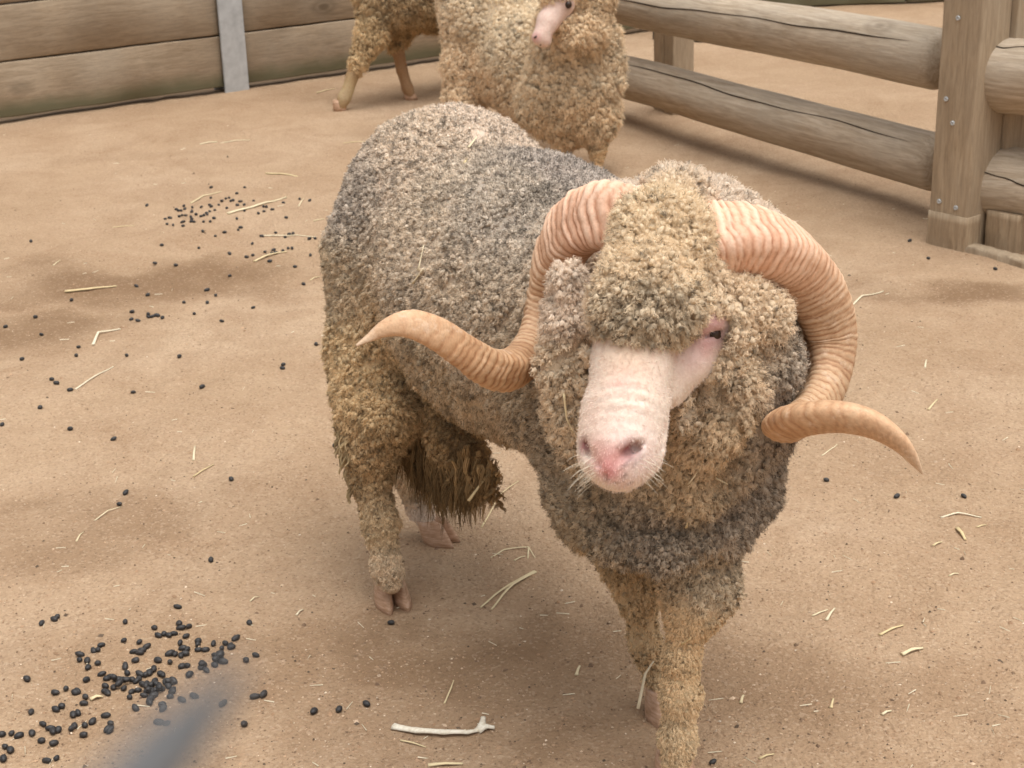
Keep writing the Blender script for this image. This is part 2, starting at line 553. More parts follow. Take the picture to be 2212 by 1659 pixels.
def build_corner():
    # near corner post: front timber, backing timbers, lower block
    a, b2 = on(2002, 522), on(2083, 541)
    e = (b2 - a); e[2] = 0; w = np.linalg.norm(e); e /= w
    back = np.array([-e[1], e[0], 0])
    if back[1] < 0: back = -back
    ang = math.atan2(e[1], e[0])
    root = empty('corner_post', (*((a + b2) / 2)[:2], 0), 'tall sawn timber corner post with bolts where the log rails meet', 'post')
    c = (a + b2) / 2
    timber('post_timber', c + back * 0.066, w, 0.13, -0.2, 1.6, ang, root, 11)
    timber('post_timber', c + back * 0.20 + e * 0.012, w * 1.05, 0.125, -0.2, 1.6, ang, root, 12)
    timber('post_timber', c + back * 0.335 + e * 0.004, w, 0.12, -0.2, 1.6, ang, root, 13)
    o = timber('foot_timber', c - back * -0.028 + e * 0.002, w + 0.006, 0.066, -0.2, 0.088, ang, root, 14)
    # sloping block at the foot of the right-hand face
    q = c + e * (w / 2 + 0.06) + back * 0.17
    blk = timber('foot_block', q, 0.10, 0.20, -0.15, 0.10, ang, root, 15)
    face_y = c[1] - 0.002
    for px, py in ((2070, 39), (2044, 214), (2058, 266), (2029, 435), (2065, 449)):
        # intersection with the front face plane
        qv = ray(px, py); o0 = np.array([0, 0, CAMH])
        t = np.dot((c - o0), back) / np.dot(qv, back)
        p = o0 + qv * t
        bolt(p - back * 0.0, -back, root)
    # second fence running off to the right from the corner
    r2 = empty('log_fence', (c[0] + 0.1, c[1] + 0.15, 0), 'short run of thick round log rails leaving the corner post beside the open ground', 'fence')
    for (p, q2, ra, rb, sd) in (((2100, 150), (2420, 190), 80, 88, 7), ((2092, 390), (2420, 420), 74, 80, 8)):
        s0 = at(p[0], p[1], c[1] + 0.10)
        s1 = at(q2[0], q2[1], c[1] - 0.14)
        log_mesh('log_rail', s0, s1, pxr(s0, ra), pxr(s1, rb), M_log, r2, sd)
    e1 = at(2560, 300, c[1] - 0.1)
    timber('post_timber', (e1[0], e1[1] + 0.12), 0.1, 0.12, -0.2, 1.4, ang, r2, 21)
    # half-buried edging board
    p0, p1 = on(2078, 540), on(2330, 612)
    L = np.linalg.norm(p1 - p0)
    o = rough_box('edging_board', L, 0.10, 0.05, M_post, None, 20, 0.008, 0.0015, 31)
    o.location = tuple((p0 + p1) / 2 + np.array([0.02, 0.02, -0.036]))
    o.rotation_euler = (0, 0, math.atan2(p1[1] - p0[1], p1[0] - p0[0]))
    tag(o, 'half buried grey edging board in the sand at the foot of the corner post', 'board')
build_corner()

# far low wall closing the open ground beyond the logs
def build_far():
    A, B = on(1440, 26), on(2080, 2)
    d = (B - A); ang = math.atan2(d[1], d[0]); L = np.linalg.norm(d)
    root = empty('far_sleeper_wall', tuple((A + B) / 2), 'low weathered sleeper wall far behind the log rails', 'wall')
    root.rotation_euler = (0, 0, ang)
    for k in range(4):
        for s in (-1, 0, 1):
            o = rough_box('plank', L * 0.6 - 0.01, 0.203, 0.07, M_sleeper, root, 20, 0.006, 0.001, 50 + 3 * k + s)
            o.location = (s * L * 0.6, 0, 0.11 + 0.212 * k)
build_far()
sl = rough_box('low_slab', 0.32, 0.05, 0.16, bpy.data.materials.new('placeholder'), None, 14, 0.012, 0.002, 77)  # dark slab standing in for an unidentified wedge beneath the upper log
M_slab, nt_s, b_s = new_mat('dark_slab', 0.8, 0.3)
k_s = N(nt_s)
k_s.l(k_s.ramp(k_s.noise(k_s.n('ShaderNodeTexCoord').outputs['Object'], 14, 5), [(0.35, (0.018, 0.02, 0.014)), (0.7, (0.06, 0.06, 0.045))]), b_s.inputs['Base Color'])
sl.data.materials[0] = M_slab
sl.location = tuple(on(1492, 82) + np.array([0, 0, 0.012])); sl.rotation_euler = (0, 0, -0.55)
tag(sl, 'low dark greenish slab on the sand behind the upper log rail', 'stone')

# ------------------------------------------------------------------ implicit surfaces for the animals
class Prim:
    __slots__ = ('kind', 'a', 'b', 'ra', 'rb', 'R', 'k', 'mat')

class Body:
    def __init__(self):
        self.p, self.cut = [], []
    def sphere(self, c, r, k=0.02, mat=0):
        return self.cone(c, c, r, r, k, mat)
    def cone(self, a, b, ra, rb, k=0.02, mat=0):
        q = Prim(); q.kind = 0; q.a, q.b, q.ra, q.rb, q.k, q.mat = np.array(a, float), np.array(b, float), ra, rb, k, mat
        self.p.append(q)
    def chain(self, pts, k=0.02, mat=0):
        for (a, ra), (b, rb) in zip(pts[:-1], pts[1:]):
            self.cone(a, b, ra, rb, k, mat)
    def ell(self, c, radii, axes, k=0.03, mat=0, cut=False):
        q = Prim(); q.kind = 1; q.a = np.array(c, float); q.b = np.array(radii, float); q.R = np.array(axes, float); q.k, q.mat = k, mat
        (self.cut if cut else self.p).append(q)
    def one(self, q, X):
        if q.kind == 0:
            ab = q.b - q.a
            L2 = ab @ ab
            if L2 < 1e-12:
                return np.sqrt(((X - q.a) ** 2).sum(1)) - q.ra
            t = np.clip((X - q.a) @ ab / L2, 0, 1)
            return np.sqrt(((X - q.a - t[:, None] * ab) ** 2).sum(1)) - (q.ra + (q.rb - q.ra) * t)
        Y = (X - q.a) @ q.R.T
        k0 = np.sqrt(((Y / q.b) ** 2).sum(1)) + 1e-9
        k1 = np.sqrt(((Y / q.b ** 2) ** 2).sum(1)) + 1e-9
        return k0 * (k0 - 1) / k1
    def union(self, X, mats=None):
        d = None
        for q in self.p:
            if mats is not None and q.mat not in mats:
                continue
            e = self.one(q, X)
            if d is None:
                d = e
            else:
                h = np.clip(0.5 + 0.5 * (d - e) / q.k, 0, 1)
                d = d + (e - d) * h - q.k * h * (1 - h)
        return d if d is not None else np.full(len(X), 9.0)
    def __call__(self, X):
        d = self.union(X)
        for q in self.cut:
            e = -self.one(q, X)
            h = np.clip(0.5 - 0.5 * (d - e) / q.k, 0, 1)
            d = d + (e - d) * h + q.k * h * (1 - h)
        return d
    def bounds(self):
        lo, hi = np.full(3, 9e9), np.full(3, -9e9)
        for q in self.p:
            if q.kind == 0:
                for c, r in ((q.a, q.ra), (q.b, q.rb)):
                    lo = np.minimum(lo, c - r); hi = np.maximum(hi, c + r)
            else:
                r = q.b.max()
                lo = np.minimum(lo, q.a - r); hi = np.maximum(hi, q.a + r)
        return lo - 0.03, hi + 0.03
    def grad(self, X, e=0.0015):
        g = np.empty_like(X)
        for i in range(3):
            dx = np.zeros(3); dx[i] = e
            g[:, i] = self(X + dx) - self(X - dx)
        return g / (np.linalg.norm(g, axis=1, keepdims=True) + 1e-9)

def polygonise(body, h):
    lo, hi = body.bounds()
    bs = 8
    nb = np.ceil((hi - lo) / (h * bs)).astype(int)
    n = nb * bs + 1
    D = np.full(n, 1.0, np.float32)
    bi = np.stack(np.meshgrid(*[np.arange(q) for q in nb], indexing='ij'), -1).reshape(-1, 3)
    ctr = lo + (bi + 0.5) * bs * h
    dc = body(ctr)
    for (i, j, k), v in zip(bi, dc):
        if v < 0:
            D[i * bs:(i + 1) * bs + 1, j * bs:(j + 1) * bs + 1, k * bs:(k + 1) * bs + 1] = -1.0
    act = bi[np.abs(dc) < bs * h * 0.9 + 0.02]
    loc = np.stack(np.meshgrid(*[np.arange(bs + 1)] * 3, indexing='ij'), -1).reshape(-1, 3)
    CH = 400
    for s in range(0, len(act), CH):
        sub = act[s:s + CH]
        idx = (sub[:, None, :] * bs + loc[None]).reshape(-1, 3)
        v = body(lo + idx * h)
        D[idx[:, 0], idx[:, 1], idx[:, 2]] = v
    neg = D < 0
    cnt = sum(neg[a:n[0] - 1 + a, b:n[1] - 1 + b, c:n[2] - 1 + c].astype(np.int8) for a in (0, 1) for b in (0, 1) for c in (0, 1))
    cells = np.argwhere((cnt > 0) & (cnt < 8))
    vid = -np.ones(n - 1, np.int64)
    vid[cells[:, 0], cells[:, 1], cells[:, 2]] = np.arange(len(cells))
    V = lo + (cells + 0.5) * h
    for _ in range(3):                                   # slide onto the surface
        g = np.empty_like(V)
        d = body(V)
        e = h * 0.5
        for i in range(3):
            dx = np.zeros(3); dx[i] = e
            g[:, i] = (body(V + dx) - body(V - dx)) / (2 * e)
        st = d[:, None] * g / ((g ** 2).sum(1, keepdims=True) + 1e-6)
        ln = np.linalg.norm(st, axis=1, keepdims=True)
        V = V - st * np.minimum(1, 0.9 * h / (ln + 1e-9))
    Q = []
    for ax in range(3):
        o = [x for x in range(3) if x != ax]
        sl0 = [slice(None)] * 3; sl1 = [slice(None)] * 3
        sl0[ax] = slice(0, n[ax] - 1); sl1[ax] = slice(1, n[ax])
        A, B = neg[tuple(sl0)], neg[tuple(sl1)]
        for flip, mk in ((False, A & ~B), (True, ~A & B)):
            e = np.argwhere(mk)
            ok = (e[:, o[0]] > 0) & (e[:, o[1]] > 0) & (e[:, o[0]] < n[o[0]] - 1) & (e[:, o[1]] < n[o[1]] - 1)
            e = e[ok]
            c = []
            for (p, q) in ((0, 0), (1, 0), (1, 1), (0, 1)):
                f = e.copy(); f[:, o[0]] -= 1 - p; f[:, o[1]] -= 1 - q
                c.append(vid[f[:, 0], f[:, 1], f[:, 2]])
            q4 = np.stack(c, 1)
            fl = flip ^ (ax == 1)
            Q.append(q4[:, ::-1] if fl else q4)
    Q = np.concatenate(Q)
    Q = Q[(Q >= 0).all(1)]
    return V, Q

def tri_sample(V, Q, n):
    T = np.concatenate([Q[:, [0, 1, 2]], Q[:, [0, 2, 3]]])
    a, b, c = V[T[:, 0]], V[T[:, 1]], V[T[:, 2]]
    cr_ = np.cross(b - a, c - a)
    ar = np.linalg.norm(cr_, axis=1) / 2
    i = rng.choice(len(T), n, p=ar / ar.sum())
    u, v = rng.random(n), rng.random(n)
    f = u + v > 1
    u[f], v[f] = 1 - u[f], 1 - v[f]
    P = a[i] + u[:, None] * (b[i] - a[i]) + v[:, None] * (c[i] - a[i])
    return P, ar.sum()

def thin_out(P, r):
    """keep a subset of P whose points are about r apart (r per point)"""
    keep = np.zeros(len(P), bool)
    cell = {}
    s = float(r.max())
    K = np.floor(P / s).astype(int)
    for i in range(len(P)):
        k = K[i]; ok = True; ri = r[i] * r[i]; p = P[i]
        for dx in (-1, 0, 1):
            for dy in (-1, 0, 1):
                for dz in (-1, 0, 1):
                    for q in cell.get((k[0] + dx, k[1] + dy, k[2] + dz), ()):
                        if (q[0] - p[0]) ** 2 + (q[1] - p[1]) ** 2 + (q[2] - p[2]) ** 2 < ri:
                            ok = False; break
                    if not ok: break
                if not ok: break
            if not ok: break
        if ok:
            keep[i] = True
            cell.setdefault((k[0], k[1], k[2]), []).append((p[0], p[1], p[2]))
    return keep

def wool_mat():
    m, nt, b = new_mat('wool', 0.95, 0.05)
    k = N(nt)
    k.l(k.n('ShaderNodeAttribute', attribute_name='col').outputs['Color'], b.inputs['Base Color'])
    return m
M_wool = wool_mat()

def hide_mat():
    m, nt, b = new_mat('hide', 0.62, 0.3)
    k = N(nt)
    tc = k.n('ShaderNodeTexCoord').outputs['Object']
    col = k.n('ShaderNodeAttribute', attribute_name='col').outputs['Color']
    n = k.noise(tc, 150, 4, 0.6)
    col = k.mix(k.math('MULTIPLY', k.ramp(n, [(0.35, (1, 1, 1)), (0.6, (0, 0, 0))]), 0.3), col, (0.6, 0.42, 0.36), 'MULTIPLY')
    k.l(col, b.inputs['Base Color'])
    b.inputs['Subsurface Weight'].default_value = 0.12
    b.inputs['Subsurface Radius'].default_value = (0.008, 0.003, 0.002)
    b.inputs['Subsurface Scale'].default_value = 0.6
    k.l(k.bump(k.math('ADD', n, k.noise(tc, 60, 3)), 0.25, 0.003), b.inputs['Normal'])
    return m
M_hide = hide_mat()

def lock_mat():
    m, nt, b = new_mat('wool_lock', 1.0, 0.0)
    k = N(nt)
    tc = k.n('ShaderNodeTexCoord').outputs['Object']
    col = k.n('ShaderNodeAttribute', attribute_name='col').outputs['Color']
    n1 = k.noise(tc, 420, 3, 0.65, 0.8)
    col = k.mix(k.math('MULTIPLY', k.ramp(n1, [(0.34, (1, 1, 1)), (0.52, (0, 0, 0))]), 0.5), col, (0.5, 0.45, 0.4), 'MULTIPLY')
    k.l(col, b.inputs['Base Color'])
    b.inputs['Sheen Weight'].default_value = 0.12
    k.l(k.bump(k.noise(tc, 520, 3, 0.7, 1.2), 0.9, 0.0022), b.inputs['Normal'])
    return m
M_lock = lock_mat()

def mesh_fast(name, V, T, mat, parent, cols):
    me = bpy.data.meshes.new(name)
    nt_ = len(T)
    me.vertices.add(len(V)); me.loops.add(nt_ * 3); me.polygons.add(nt_)
    me.vertices.foreach_set('co', (V - np.array(parent.location)).astype(np.float32).ravel())
    me.loops.foreach_set('vertex_index', T.astype(np.int32).ravel())
    me.polygons.foreach_set('loop_start', np.arange(0, nt_ * 3, 3, dtype=np.int32))
    me.polygons.foreach_set('use_smooth', np.ones(nt_, bool))
    ca = me.attributes.new('col', 'FLOAT_COLOR', 'POINT')
    c4 = np.ones((len(V), 4), np.float32); c4[:, :3] = cols
    ca.data.foreach_set('color', c4.ravel())
    me.update(calc_edges=True)
    me.materials.append(mat)
    o = bpy.data.objects.new(name, me)
    link(o, parent)
    return o

def curves_obj(name, P, rad, cols, parent):
    """P (n, m, 3) strands; rad (n, m); cols (n, m, 3)"""
    n, m_ = P.shape[:2]
    cd = bpy.data.hair_curves.new(name)
    cd.add_curves([m_] * n)
    off = np.array(parent.location, np.float32)
    cd.attributes['position'].data.foreach_set('vector', (P - off).astype(np.float32).ravel())
    ra = cd.attributes.get('radius') or cd.attributes.new('radius', 'FLOAT', 'POINT')
    ra.data.foreach_set('value', rad.astype(np.float32).ravel())
    ca = cd.attributes.new('col', 'FLOAT_COLOR', 'POINT')
    c4 = np.ones((n * m_, 4), np.float32); c4[:, :3] = cols.reshape(-1, 3)
    ca.data.foreach_set('color', c4.ravel())
    cd.materials.append(M_wool)
    o = bpy.data.objects.new(name, cd)
    link(o, parent)
    return o

def perp(Nv):
    a = np.where(np.abs(Nv[:, 2:3]) < 0.9, np.array([[0, 0, 1.0]]), np.array([[1.0, 0, 0]]))
    t = np.cross(Nv, a); t /= np.linalg.norm(t, axis=1, keepdims=True)
    return t, np.cross(Nv, t)

CAMP = np.array([0, 0, CAMH])

class Anchors:
    """regional fleece settings blended by distance: colour, tip colour, length, spacing, lay, speck"""
    def __init__(self, rows):
        self.P = np.array([r[0] for r in rows])
        self.W = np.array([r[7] if len(r) > 7 else 1.0 for r in rows])
        wm = lambda c: (c[0] * 1.32, c[1] * 1.235, c[2] * 1.17)
        self.A = np.array([[*wm(r[1]), *wm(r[2]), r[3], r[4], r[5], r[6]] for r in rows])
    def __call__(self, X):
        out = np.empty((len(X), self.A.shape[1]))
        for s in range(0, len(X), 20000):
            d2 = ((X[s:s + 20000, None, :] - self.P[None]) ** 2).sum(2) + 4e-4
            w = self.W / d2 ** 2.5
            out[s:s + 20000] = (w @ self.A) / w.sum(1, keepdims=True)
        return out

def vnoise(X, f, seed=0):
    """cheap smooth noise in -1..1 from summed sines"""
    r = np.random.default_rng(seed)
    o = np.zeros(len(X))
    for _ in range(6):
        k = r.normal(0, 1, 3); k *= f * r.uniform(0.7, 1.4) / np.linalg.norm(k)
        o += np.sin(X @ k + r.uniform(0, 6.28))
    return o / 3.0

def hue_clip(c):
    c = np.maximum(c, 0.01)
    return c / np.maximum(1.0, c.max(-1, keepdims=True) / 0.84)

def grow_fleece(name, body, V, Q, anchors, woolw, parent, fuzz, width, lay_dir, dens, seg=6, rings=3, back_cull=0.5, fuzz_len=0.29, lump=1.0, cluster=1.3, small=0.5, relief=0.42, parting=0.0055):
    """staples: little closed locks of wool, each a lumpy dome, with fine fibres standing off them"""
    P, area = tri_sample(V, Q, int(dens))
    P = P[woolw(P) > 0.5]
    A = anchors(P)
    # clusters: the nubs one sees; each is a cushion of several small locks
    ck = thin_out(P, A[:, 7] * cluster * rng.uniform(0.7, 1.35, len(P)))
    CP, CR = P[ck], A[ck, 7] * cluster * 0.72
    kp = thin_out(P, A[:, 7] * small)
    P, A = P[kp], A[kp]
    Nv = body.grad(P)
    view = P - CAMP; view /= np.linalg.norm(view, axis=1, keepdims=True)
    kp = (Nv * view).sum(1) < back_cull
    P, A, Nv = P[kp], A[kp], Nv[kp]
    n = len(P)
    kd = KDTree(len(CP))
    for i, c in enumerate(CP):
        kd.insert(c, i)
    kd.balance()
    ci = np.array([kd.find(p)[1] for p in P])
    dv = P - CP[ci]
    dv -= (dv * Nv).sum(1, keepdims=True) * Nv
    dn = np.clip(np.linalg.norm(dv, axis=1) / CR[ci], 0, 1.2)
    crn = np.random.default_rng(99).uniform(0.6, 1.25, len(CP))[ci]
    rise = A[:, 6] * relief * (1 - dn ** 2) * crn
    lay = lay_dir(P, Nv)
    lay = lay - (lay * Nv).sum(1, keepdims=True) * Nv
    P = P + Nv * (rise - 0.001 + (0.0022 * vnoise(P, 110, 41) + 0.0016 * vnoise(P, 230, 42)) * np.clip((A[:, 6] - 0.005) / 0.009, 0, 1) + 0.0015 * (A[:, 6] < 0.01))[:, None]
    part = np.exp(-(vnoise(P, 36, 51) / 0.075) ** 2) + 0.7 * np.exp(-(vnoise(P, 66, 52) / 0.075) ** 2)
    P = P - Nv * (parting * part * np.clip((A[:, 6] - 0.006) / 0.009, 0, 1))[:, None]
    cdirt = np.random.default_rng(98).random(len(CP))[ci]
    ctone = np.random.default_rng(97).normal(0, 0.10, len(CP))[ci]
    D = Nv + lay * A[:, 8:9] + dv / CR[ci][:, None] * 0.75 + rng.normal(0, 0.22, (n, 3))
    D /= np.linalg.norm(D, axis=1, keepdims=True)
    ld = lay / (np.linalg.norm(lay, axis=1, keepdims=True) + 1e-9)
    t1 = ld - (ld * D).sum(1, keepdims=True) * D + 1e-6
    t1 /= np.linalg.norm(t1, axis=1, keepdims=True)
    t2 = np.cross(D, t1)
    L = A[:, 6] * rng.uniform(0.7, 1.3, n)
    L = L * 0.38
    rs = A[:, 7] * small * rng.uniform(0.75, 1.05, n) * lump
    L = np.maximum(L, 0.0042)
    base = A[:, 0:3] * (1 + (0.09 * vnoise(P, 25, 3) + 0.07 * vnoise(P, 75, 4))[:, None] + ctone[:, None] + rng.normal(0, 0.06, (n, 1)))
    tip = A[:, 3:6] * (1 + ctone[:, None] + rng.normal(0, 0.07, (n, 1)))
    dirt = (rng.random(n) < A[:, 9] * (1 + 0.6 * vnoise(P, 40, 5)))
    tip[dirt] *= rng.uniform(0.25, 0.6, (dirt.sum(), 1))
    m = seg
    th = np.linspace(0, 2 * math.pi, m, endpoint=False)
    ph = rng.uniform(0, 6.28, (n, 1, 3))
    prof = {4: [(0.0, 1.0), (0.38, 1.08), (0.72, 0.86), (0.93, 0.45)], 3: [(0.0, 1.0), (0.5, 1.0), (0.88, 0.55)]}[rings]
    nv = rings * m + 1
    Vs = np.empty((n, nv, 3)); Cs = np.empty((n, nv, 3))
    bend = rng.normal(0, 0.22, (n, 2))
    for i, (t, q) in enumerate(prof):
        lob = 1 + 0.16 * np.cos(2 * th[None] + ph[:, :, 0] + 1.5 * t) + 0.14 * np.cos(3 * th[None] + ph[:, :, 1] - 2 * t) + rng.normal(0, 0.07, (n, m))
        r = rs[:, None] * q * lob
        hgt = L[:, None] * (t + rng.normal(0, 0.05, (n, m)) * (t > 0))
        x = r * np.cos(th)[None] + (bend[:, 0:1] * L[:, None] * t * t); y = r * np.sin(th)[None] * 0.88 + (bend[:, 1:2] * L[:, None] * t * t)
        Vs[:, i * m:(i + 1) * m] = P[:, None] - Nv[:, None] * 0.003 + D[:, None] * hgt[..., None] + t1[:, None] * x[..., None] + t2[:, None] * y[..., None]
        w = np.clip((t - 0.35) / 0.6, 0, 1)
        Cs[:, i * m:(i + 1) * m] = (base * (1 - w) + tip * w)[:, None] * (1 + rng.normal(0, 0.05, (n, m, 1)))
    Vs[:, -1] = P - Nv * 0.003 + D * (L * 1.02)[:, None] + t1 * (bend[:, 0] * L)[:, None] + t2 * (bend[:, 1] * L)[:, None]
    Cs[:, -1] = tip
    Fq, Ft = [], []
    for i in range(rings - 1):
        for j in range(m):
            a, b = i * m + j, i * m + (j + 1) % m
            Fq.append((a, b, b + m)); Fq.append((a, b + m, a + m))
    for j in range(m):
        Fq.append(((rings - 1) * m + j, (rings - 1) * m + (j + 1) % m, nv - 1))
    Fa = (np.array(Fq)[None] + (np.arange(n) * nv)[:, None, None]).reshape(-1, 3)
    o = mesh_fast(name, Vs.reshape(-1, 3), Fa, M_lock, parent, hue_clip(Cs.reshape(-1, 3)))
    o['kind'] = 'stuff'
    # fibres
    k = fuzz
    u = rng.random((n, k)) ** 0.6; a = rng.uniform(0, 6.28, (n, k))
    t0 = 0.25 + 0.72 * u
    q0 = np.interp(t0, [0, 0.38, 0.72, 0.93, 1.0], [1.0, 1.08, 0.86, 0.45, 0.05])
    rx, ry = np.cos(a), np.sin(a) * 0.88
    root = (P[:, None] - Nv[:, None] * 0.003 + D[:, None] * (L[:, None] * t0 * 0.97)[..., None]
            + t1[:, None] * (rs[:, None] * q0 * rx * 0.96 + bend[:, 0:1] * L[:, None] * t0 * t0)[..., None] + t2[:, None] * (rs[:, None] * q0 * ry * 0.96 + bend[:, 1:2] * L[:, None] * t0 * t0)[..., None])
    outd = D[:, None] * (0.35 + 0.9 * t0)[..., None] + t1[:, None] * (rx * (1.05 - 0.6 * t0))[..., None] + t2[:, None] * (ry * (1.05 - 0.6 * t0))[..., None]
    outd = outd + rng.normal(0, 0.35, outd.shape) + (lay * A[:, 8:9] * 0.45)[:, None]
    outd /= np.linalg.norm(outd, axis=2, keepdims=True)
    side = rng.normal(0, 1, outd.shape); side -= (side * outd).sum(2, keepdims=True) * outd
    side /= np.linalg.norm(side, axis=2, keepdims=True)
    fl = (np.maximum(A[:, 6:7], 0.011) * fuzz_len * rng.uniform(0.5, 1.3, (n, k)))[..., None]
    S4 = np.stack([root, root + outd * fl * 0.4 + side * fl * 0.22, root + outd * fl * 0.75 + side * fl * 0.1, root + outd * fl * 0.95 - side * fl * 0.22], 2)
    w = np.clip((t0 - 0.35) / 0.6, 0, 1)[..., None]
    fc = (base[:, None] * (1 - w) + tip[:, None] * w) * (1.04 + rng.normal(0, 0.1, (n, k, 1)))
    dk_ = (rng.random((n, k)) < A[:, 9:10] * 0.55)[..., None]
    fc = np.where(dk_, fc * rng.uniform(0.12, 0.45, (n, k, 1)), fc)
    fc = np.repeat(hue_clip(fc)[:, :, None], 4, 2)
    rad = np.tile(width * np.array([1.0, 0.95, 0.8, 0.4]), (n * k, 1))
    o = curves_obj(name + '_fuzz', S4.reshape(n * k, 4, 3), rad, fc.reshape(n * k, 4, 3), parent)
    o['kind'] = 'stuff'
    print(name, 'area', round(area, 3), 'staples', n, 'tris', len(Fa), 'fibres', n * k)

# ------------------------------------------------------------------ the ram
WO = 0.010                                  # wool thickness that the strands add
def build_ram():
    R = Body()
    FWD = np.array([0.566, -0.824, 0.0]); LAT = np.array([-0.824, -0.566, 0.0]); UPV = np.array([0, 0, 1.0])
    AX = np.array([FWD, LAT, UPV])
    W, K = 0, 1                              # wool, skin
    def B(px, py, Y, r, k=0.03, mat=W):
        c = at(px, py, Y)
        R.sphere(c, pxr(c, r) - (WO if mat == W else 0), k, mat)
    def CH(rows, k=0.025, mat=W):
        pts = []
        for px, py, Y, r in rows:
            c = at(px, py, Y)
            pts.append((c, max(0.004, pxr(c, r) - (WO if mat == W else 0))))
        R.chain(pts, k, mat)
    # trunk
    o = WO
    R.ell((-0.085, 2.43, 0.537), (0.20 - o, 0.19 - o, 0.227 - o), AX, 0.05)
    R.ell((0.03, 2.20, 0.525), (0.30 - o, 0.197 - o, 0.215 - o), AX, 0.05)
    R.ell((0.155, 1.99, 0.52), (0.20 - o, 0.178 - o, 0.222 - o), AX, 0.05)
    # withers and shoulder wool
    B(1500, 520, 2.00, 150); B(1590, 575, 1.97, 150); B(1640, 700, 1.95, 118)
    # neck and ruff
    CH([(1480, 640, 1.92, 200), (1440, 820, 1.86, 220)], 0.05)
    B(1430, 985, 1.86, 238, 0.05)
    B(1540, 1010, 1.84, 150, 0.04); B(1320, 1060, 1.86, 150, 0.04)
    # apron fold under the neck: a hanging roll
    CH([(1262, 1085, 1.81, 78), (1335, 1160, 1.775, 76), (1440, 1180, 1.76, 74), (1555, 1145, 1.775, 76), (1630, 1050, 1.81, 72)], 0.009)
    CH([(1400, 1062, 1.765, 62), (1500, 1062, 1.745, 70), (1590, 1005, 1.765, 70), (1640, 915, 1.80, 70)], 0.009)
    # right hind leg (image left)
    CH([(810, 560, 2.38, 110), (808, 760, 2.36, 96), (818, 880, 2.32, 90), (806, 960, 2.30, 68)], 0.05)
    CH([(806, 960, 2.30, 66), (800, 1030, 2.31, 52), (822, 1130, 2.29, 47), (836, 1225, 2.27, 40), (845, 1262, 2.265, 36)], 0.02)
    # left hind leg
    CH([(930, 820, 2.53, 85), (905, 950, 2.53, 62), (893, 1045, 2.53, 42)], 0.03)
    CH([(893, 1045, 2.53, 38), (905, 1100, 2.515, 31), (928, 1140, 2.495, 33)], 0.02)
    # stifle folds
    B(840, 900, 2.26, 62, 0.03)
    # belly pouch behind the fringe
    CH([(960, 900, 2.30, 70), (1000, 985, 2.25, 60)], 0.03)
    # right foreleg (set back)
    CH([(1350, 1180, 1.95, 88), (1378, 1280, 1.94, 52), (1393, 1385, 1.945, 40)], 0.03)
    CH([(1390, 1390, 1.945, 44), (1415, 1470, 1.955, 30), (1432, 1530, 1.96, 27)], 0.02)
    # left foreleg (stepping forward)
    CH([(1500, 1170, 1.84, 105), (1508, 1270, 1.80, 88), (1497, 1325, 1.785, 64)], 0.04)
    CH([(1482, 1360, 1.78, 52), (1474, 1420, 1.775, 47), (1470, 1500, 1.77, 52), (1465, 1600, 1.762, 48), (1458, 1660, 1.752, 42)], 0.02)
    # ---- head wool
    B(1392, 632, 1.665, 122, 0.03); B(1332, 668, 1.655, 74, 0.03); B(1448, 662, 1.655, 84, 0.03); B(1390, 682, 1.635, 72, 0.02)
    B(1425, 520, 1.745, 128, 0.04); B(1460, 450, 1.83, 100, 0.04)
    B(1510, 600, 1.735, 62, 0.02); B(1560, 620, 1.75, 48, 0.02); B(1528, 652, 1.682, 40, 0.012); B(1562, 664, 1.672, 36, 0.01)                       # brow tuft over the eye
    B(1268, 772, 1.672, 34, 0.012); B(1262, 830, 1.69, 30, 0.012); B(1440, 704, 1.648, 40, 0.012)
    CH([(1592, 665, 1.69, 36), (1596, 735, 1.675, 36), (1556, 812, 1.665, 32)], 0.008)
    B(1466, 852, 1.662, 32, 0.01); B(1478, 905, 1.672, 40, 0.012)
    # image-left cheek and ear wool
    CH([(1225, 600, 1.755, 52), (1228, 700, 1.75, 60), (1222, 800, 1.745, 66), (1240, 900, 1.74, 66), (1270, 980, 1.745, 70)], 0.02)
    # image-right cheek
    B(1625, 690, 1.775, 92, 0.03); B(1650, 790, 1.79, 96, 0.03); B(1600, 650, 1.755, 60, 0.02)
    B(1585, 850, 1.735, 86, 0.03); B(1530, 930, 1.72, 84, 0.03); B(1480, 985, 1.74, 74, 0.03); B(1645, 910, 1.80, 90, 0.03)
    B(1508, 860, 1.695, 44, 0.015)                      # tuft below the eye
    # ---- face, bare skin
    CH([(1378, 700, 1.68, 92), (1364, 800, 1.635, 80), (1350, 890, 1.605, 77), (1341, 960, 1.587, 76), (1338, 988, 1.582, 68)], 0.018, K)
    CH([(1292, 880, 1.615, 28), (1284, 985, 1.588, 30)], 0.02, K)
    CH([(1410, 880, 1.612, 26), (1396, 985, 1.588, 32)], 0.02, K)
    B(1326, 1004, 1.576, 38, 0.02, K); B(1346, 1009, 1.597, 42, 0.02, K)
    # bare strip up to the eye
    CH([(1428, 838, 1.654, 50), (1480, 778, 1.674, 48), (1524, 716, 1.698, 52)], 0.018, K)
    CH([(1515, 704, 1.665, 15), (1545, 696, 1.67, 16), (1562, 704, 1.682, 13)], 0.012, K)
    CH([(1520, 740, 1.667, 13), (1550, 735, 1.675, 12)], 0.012, K)
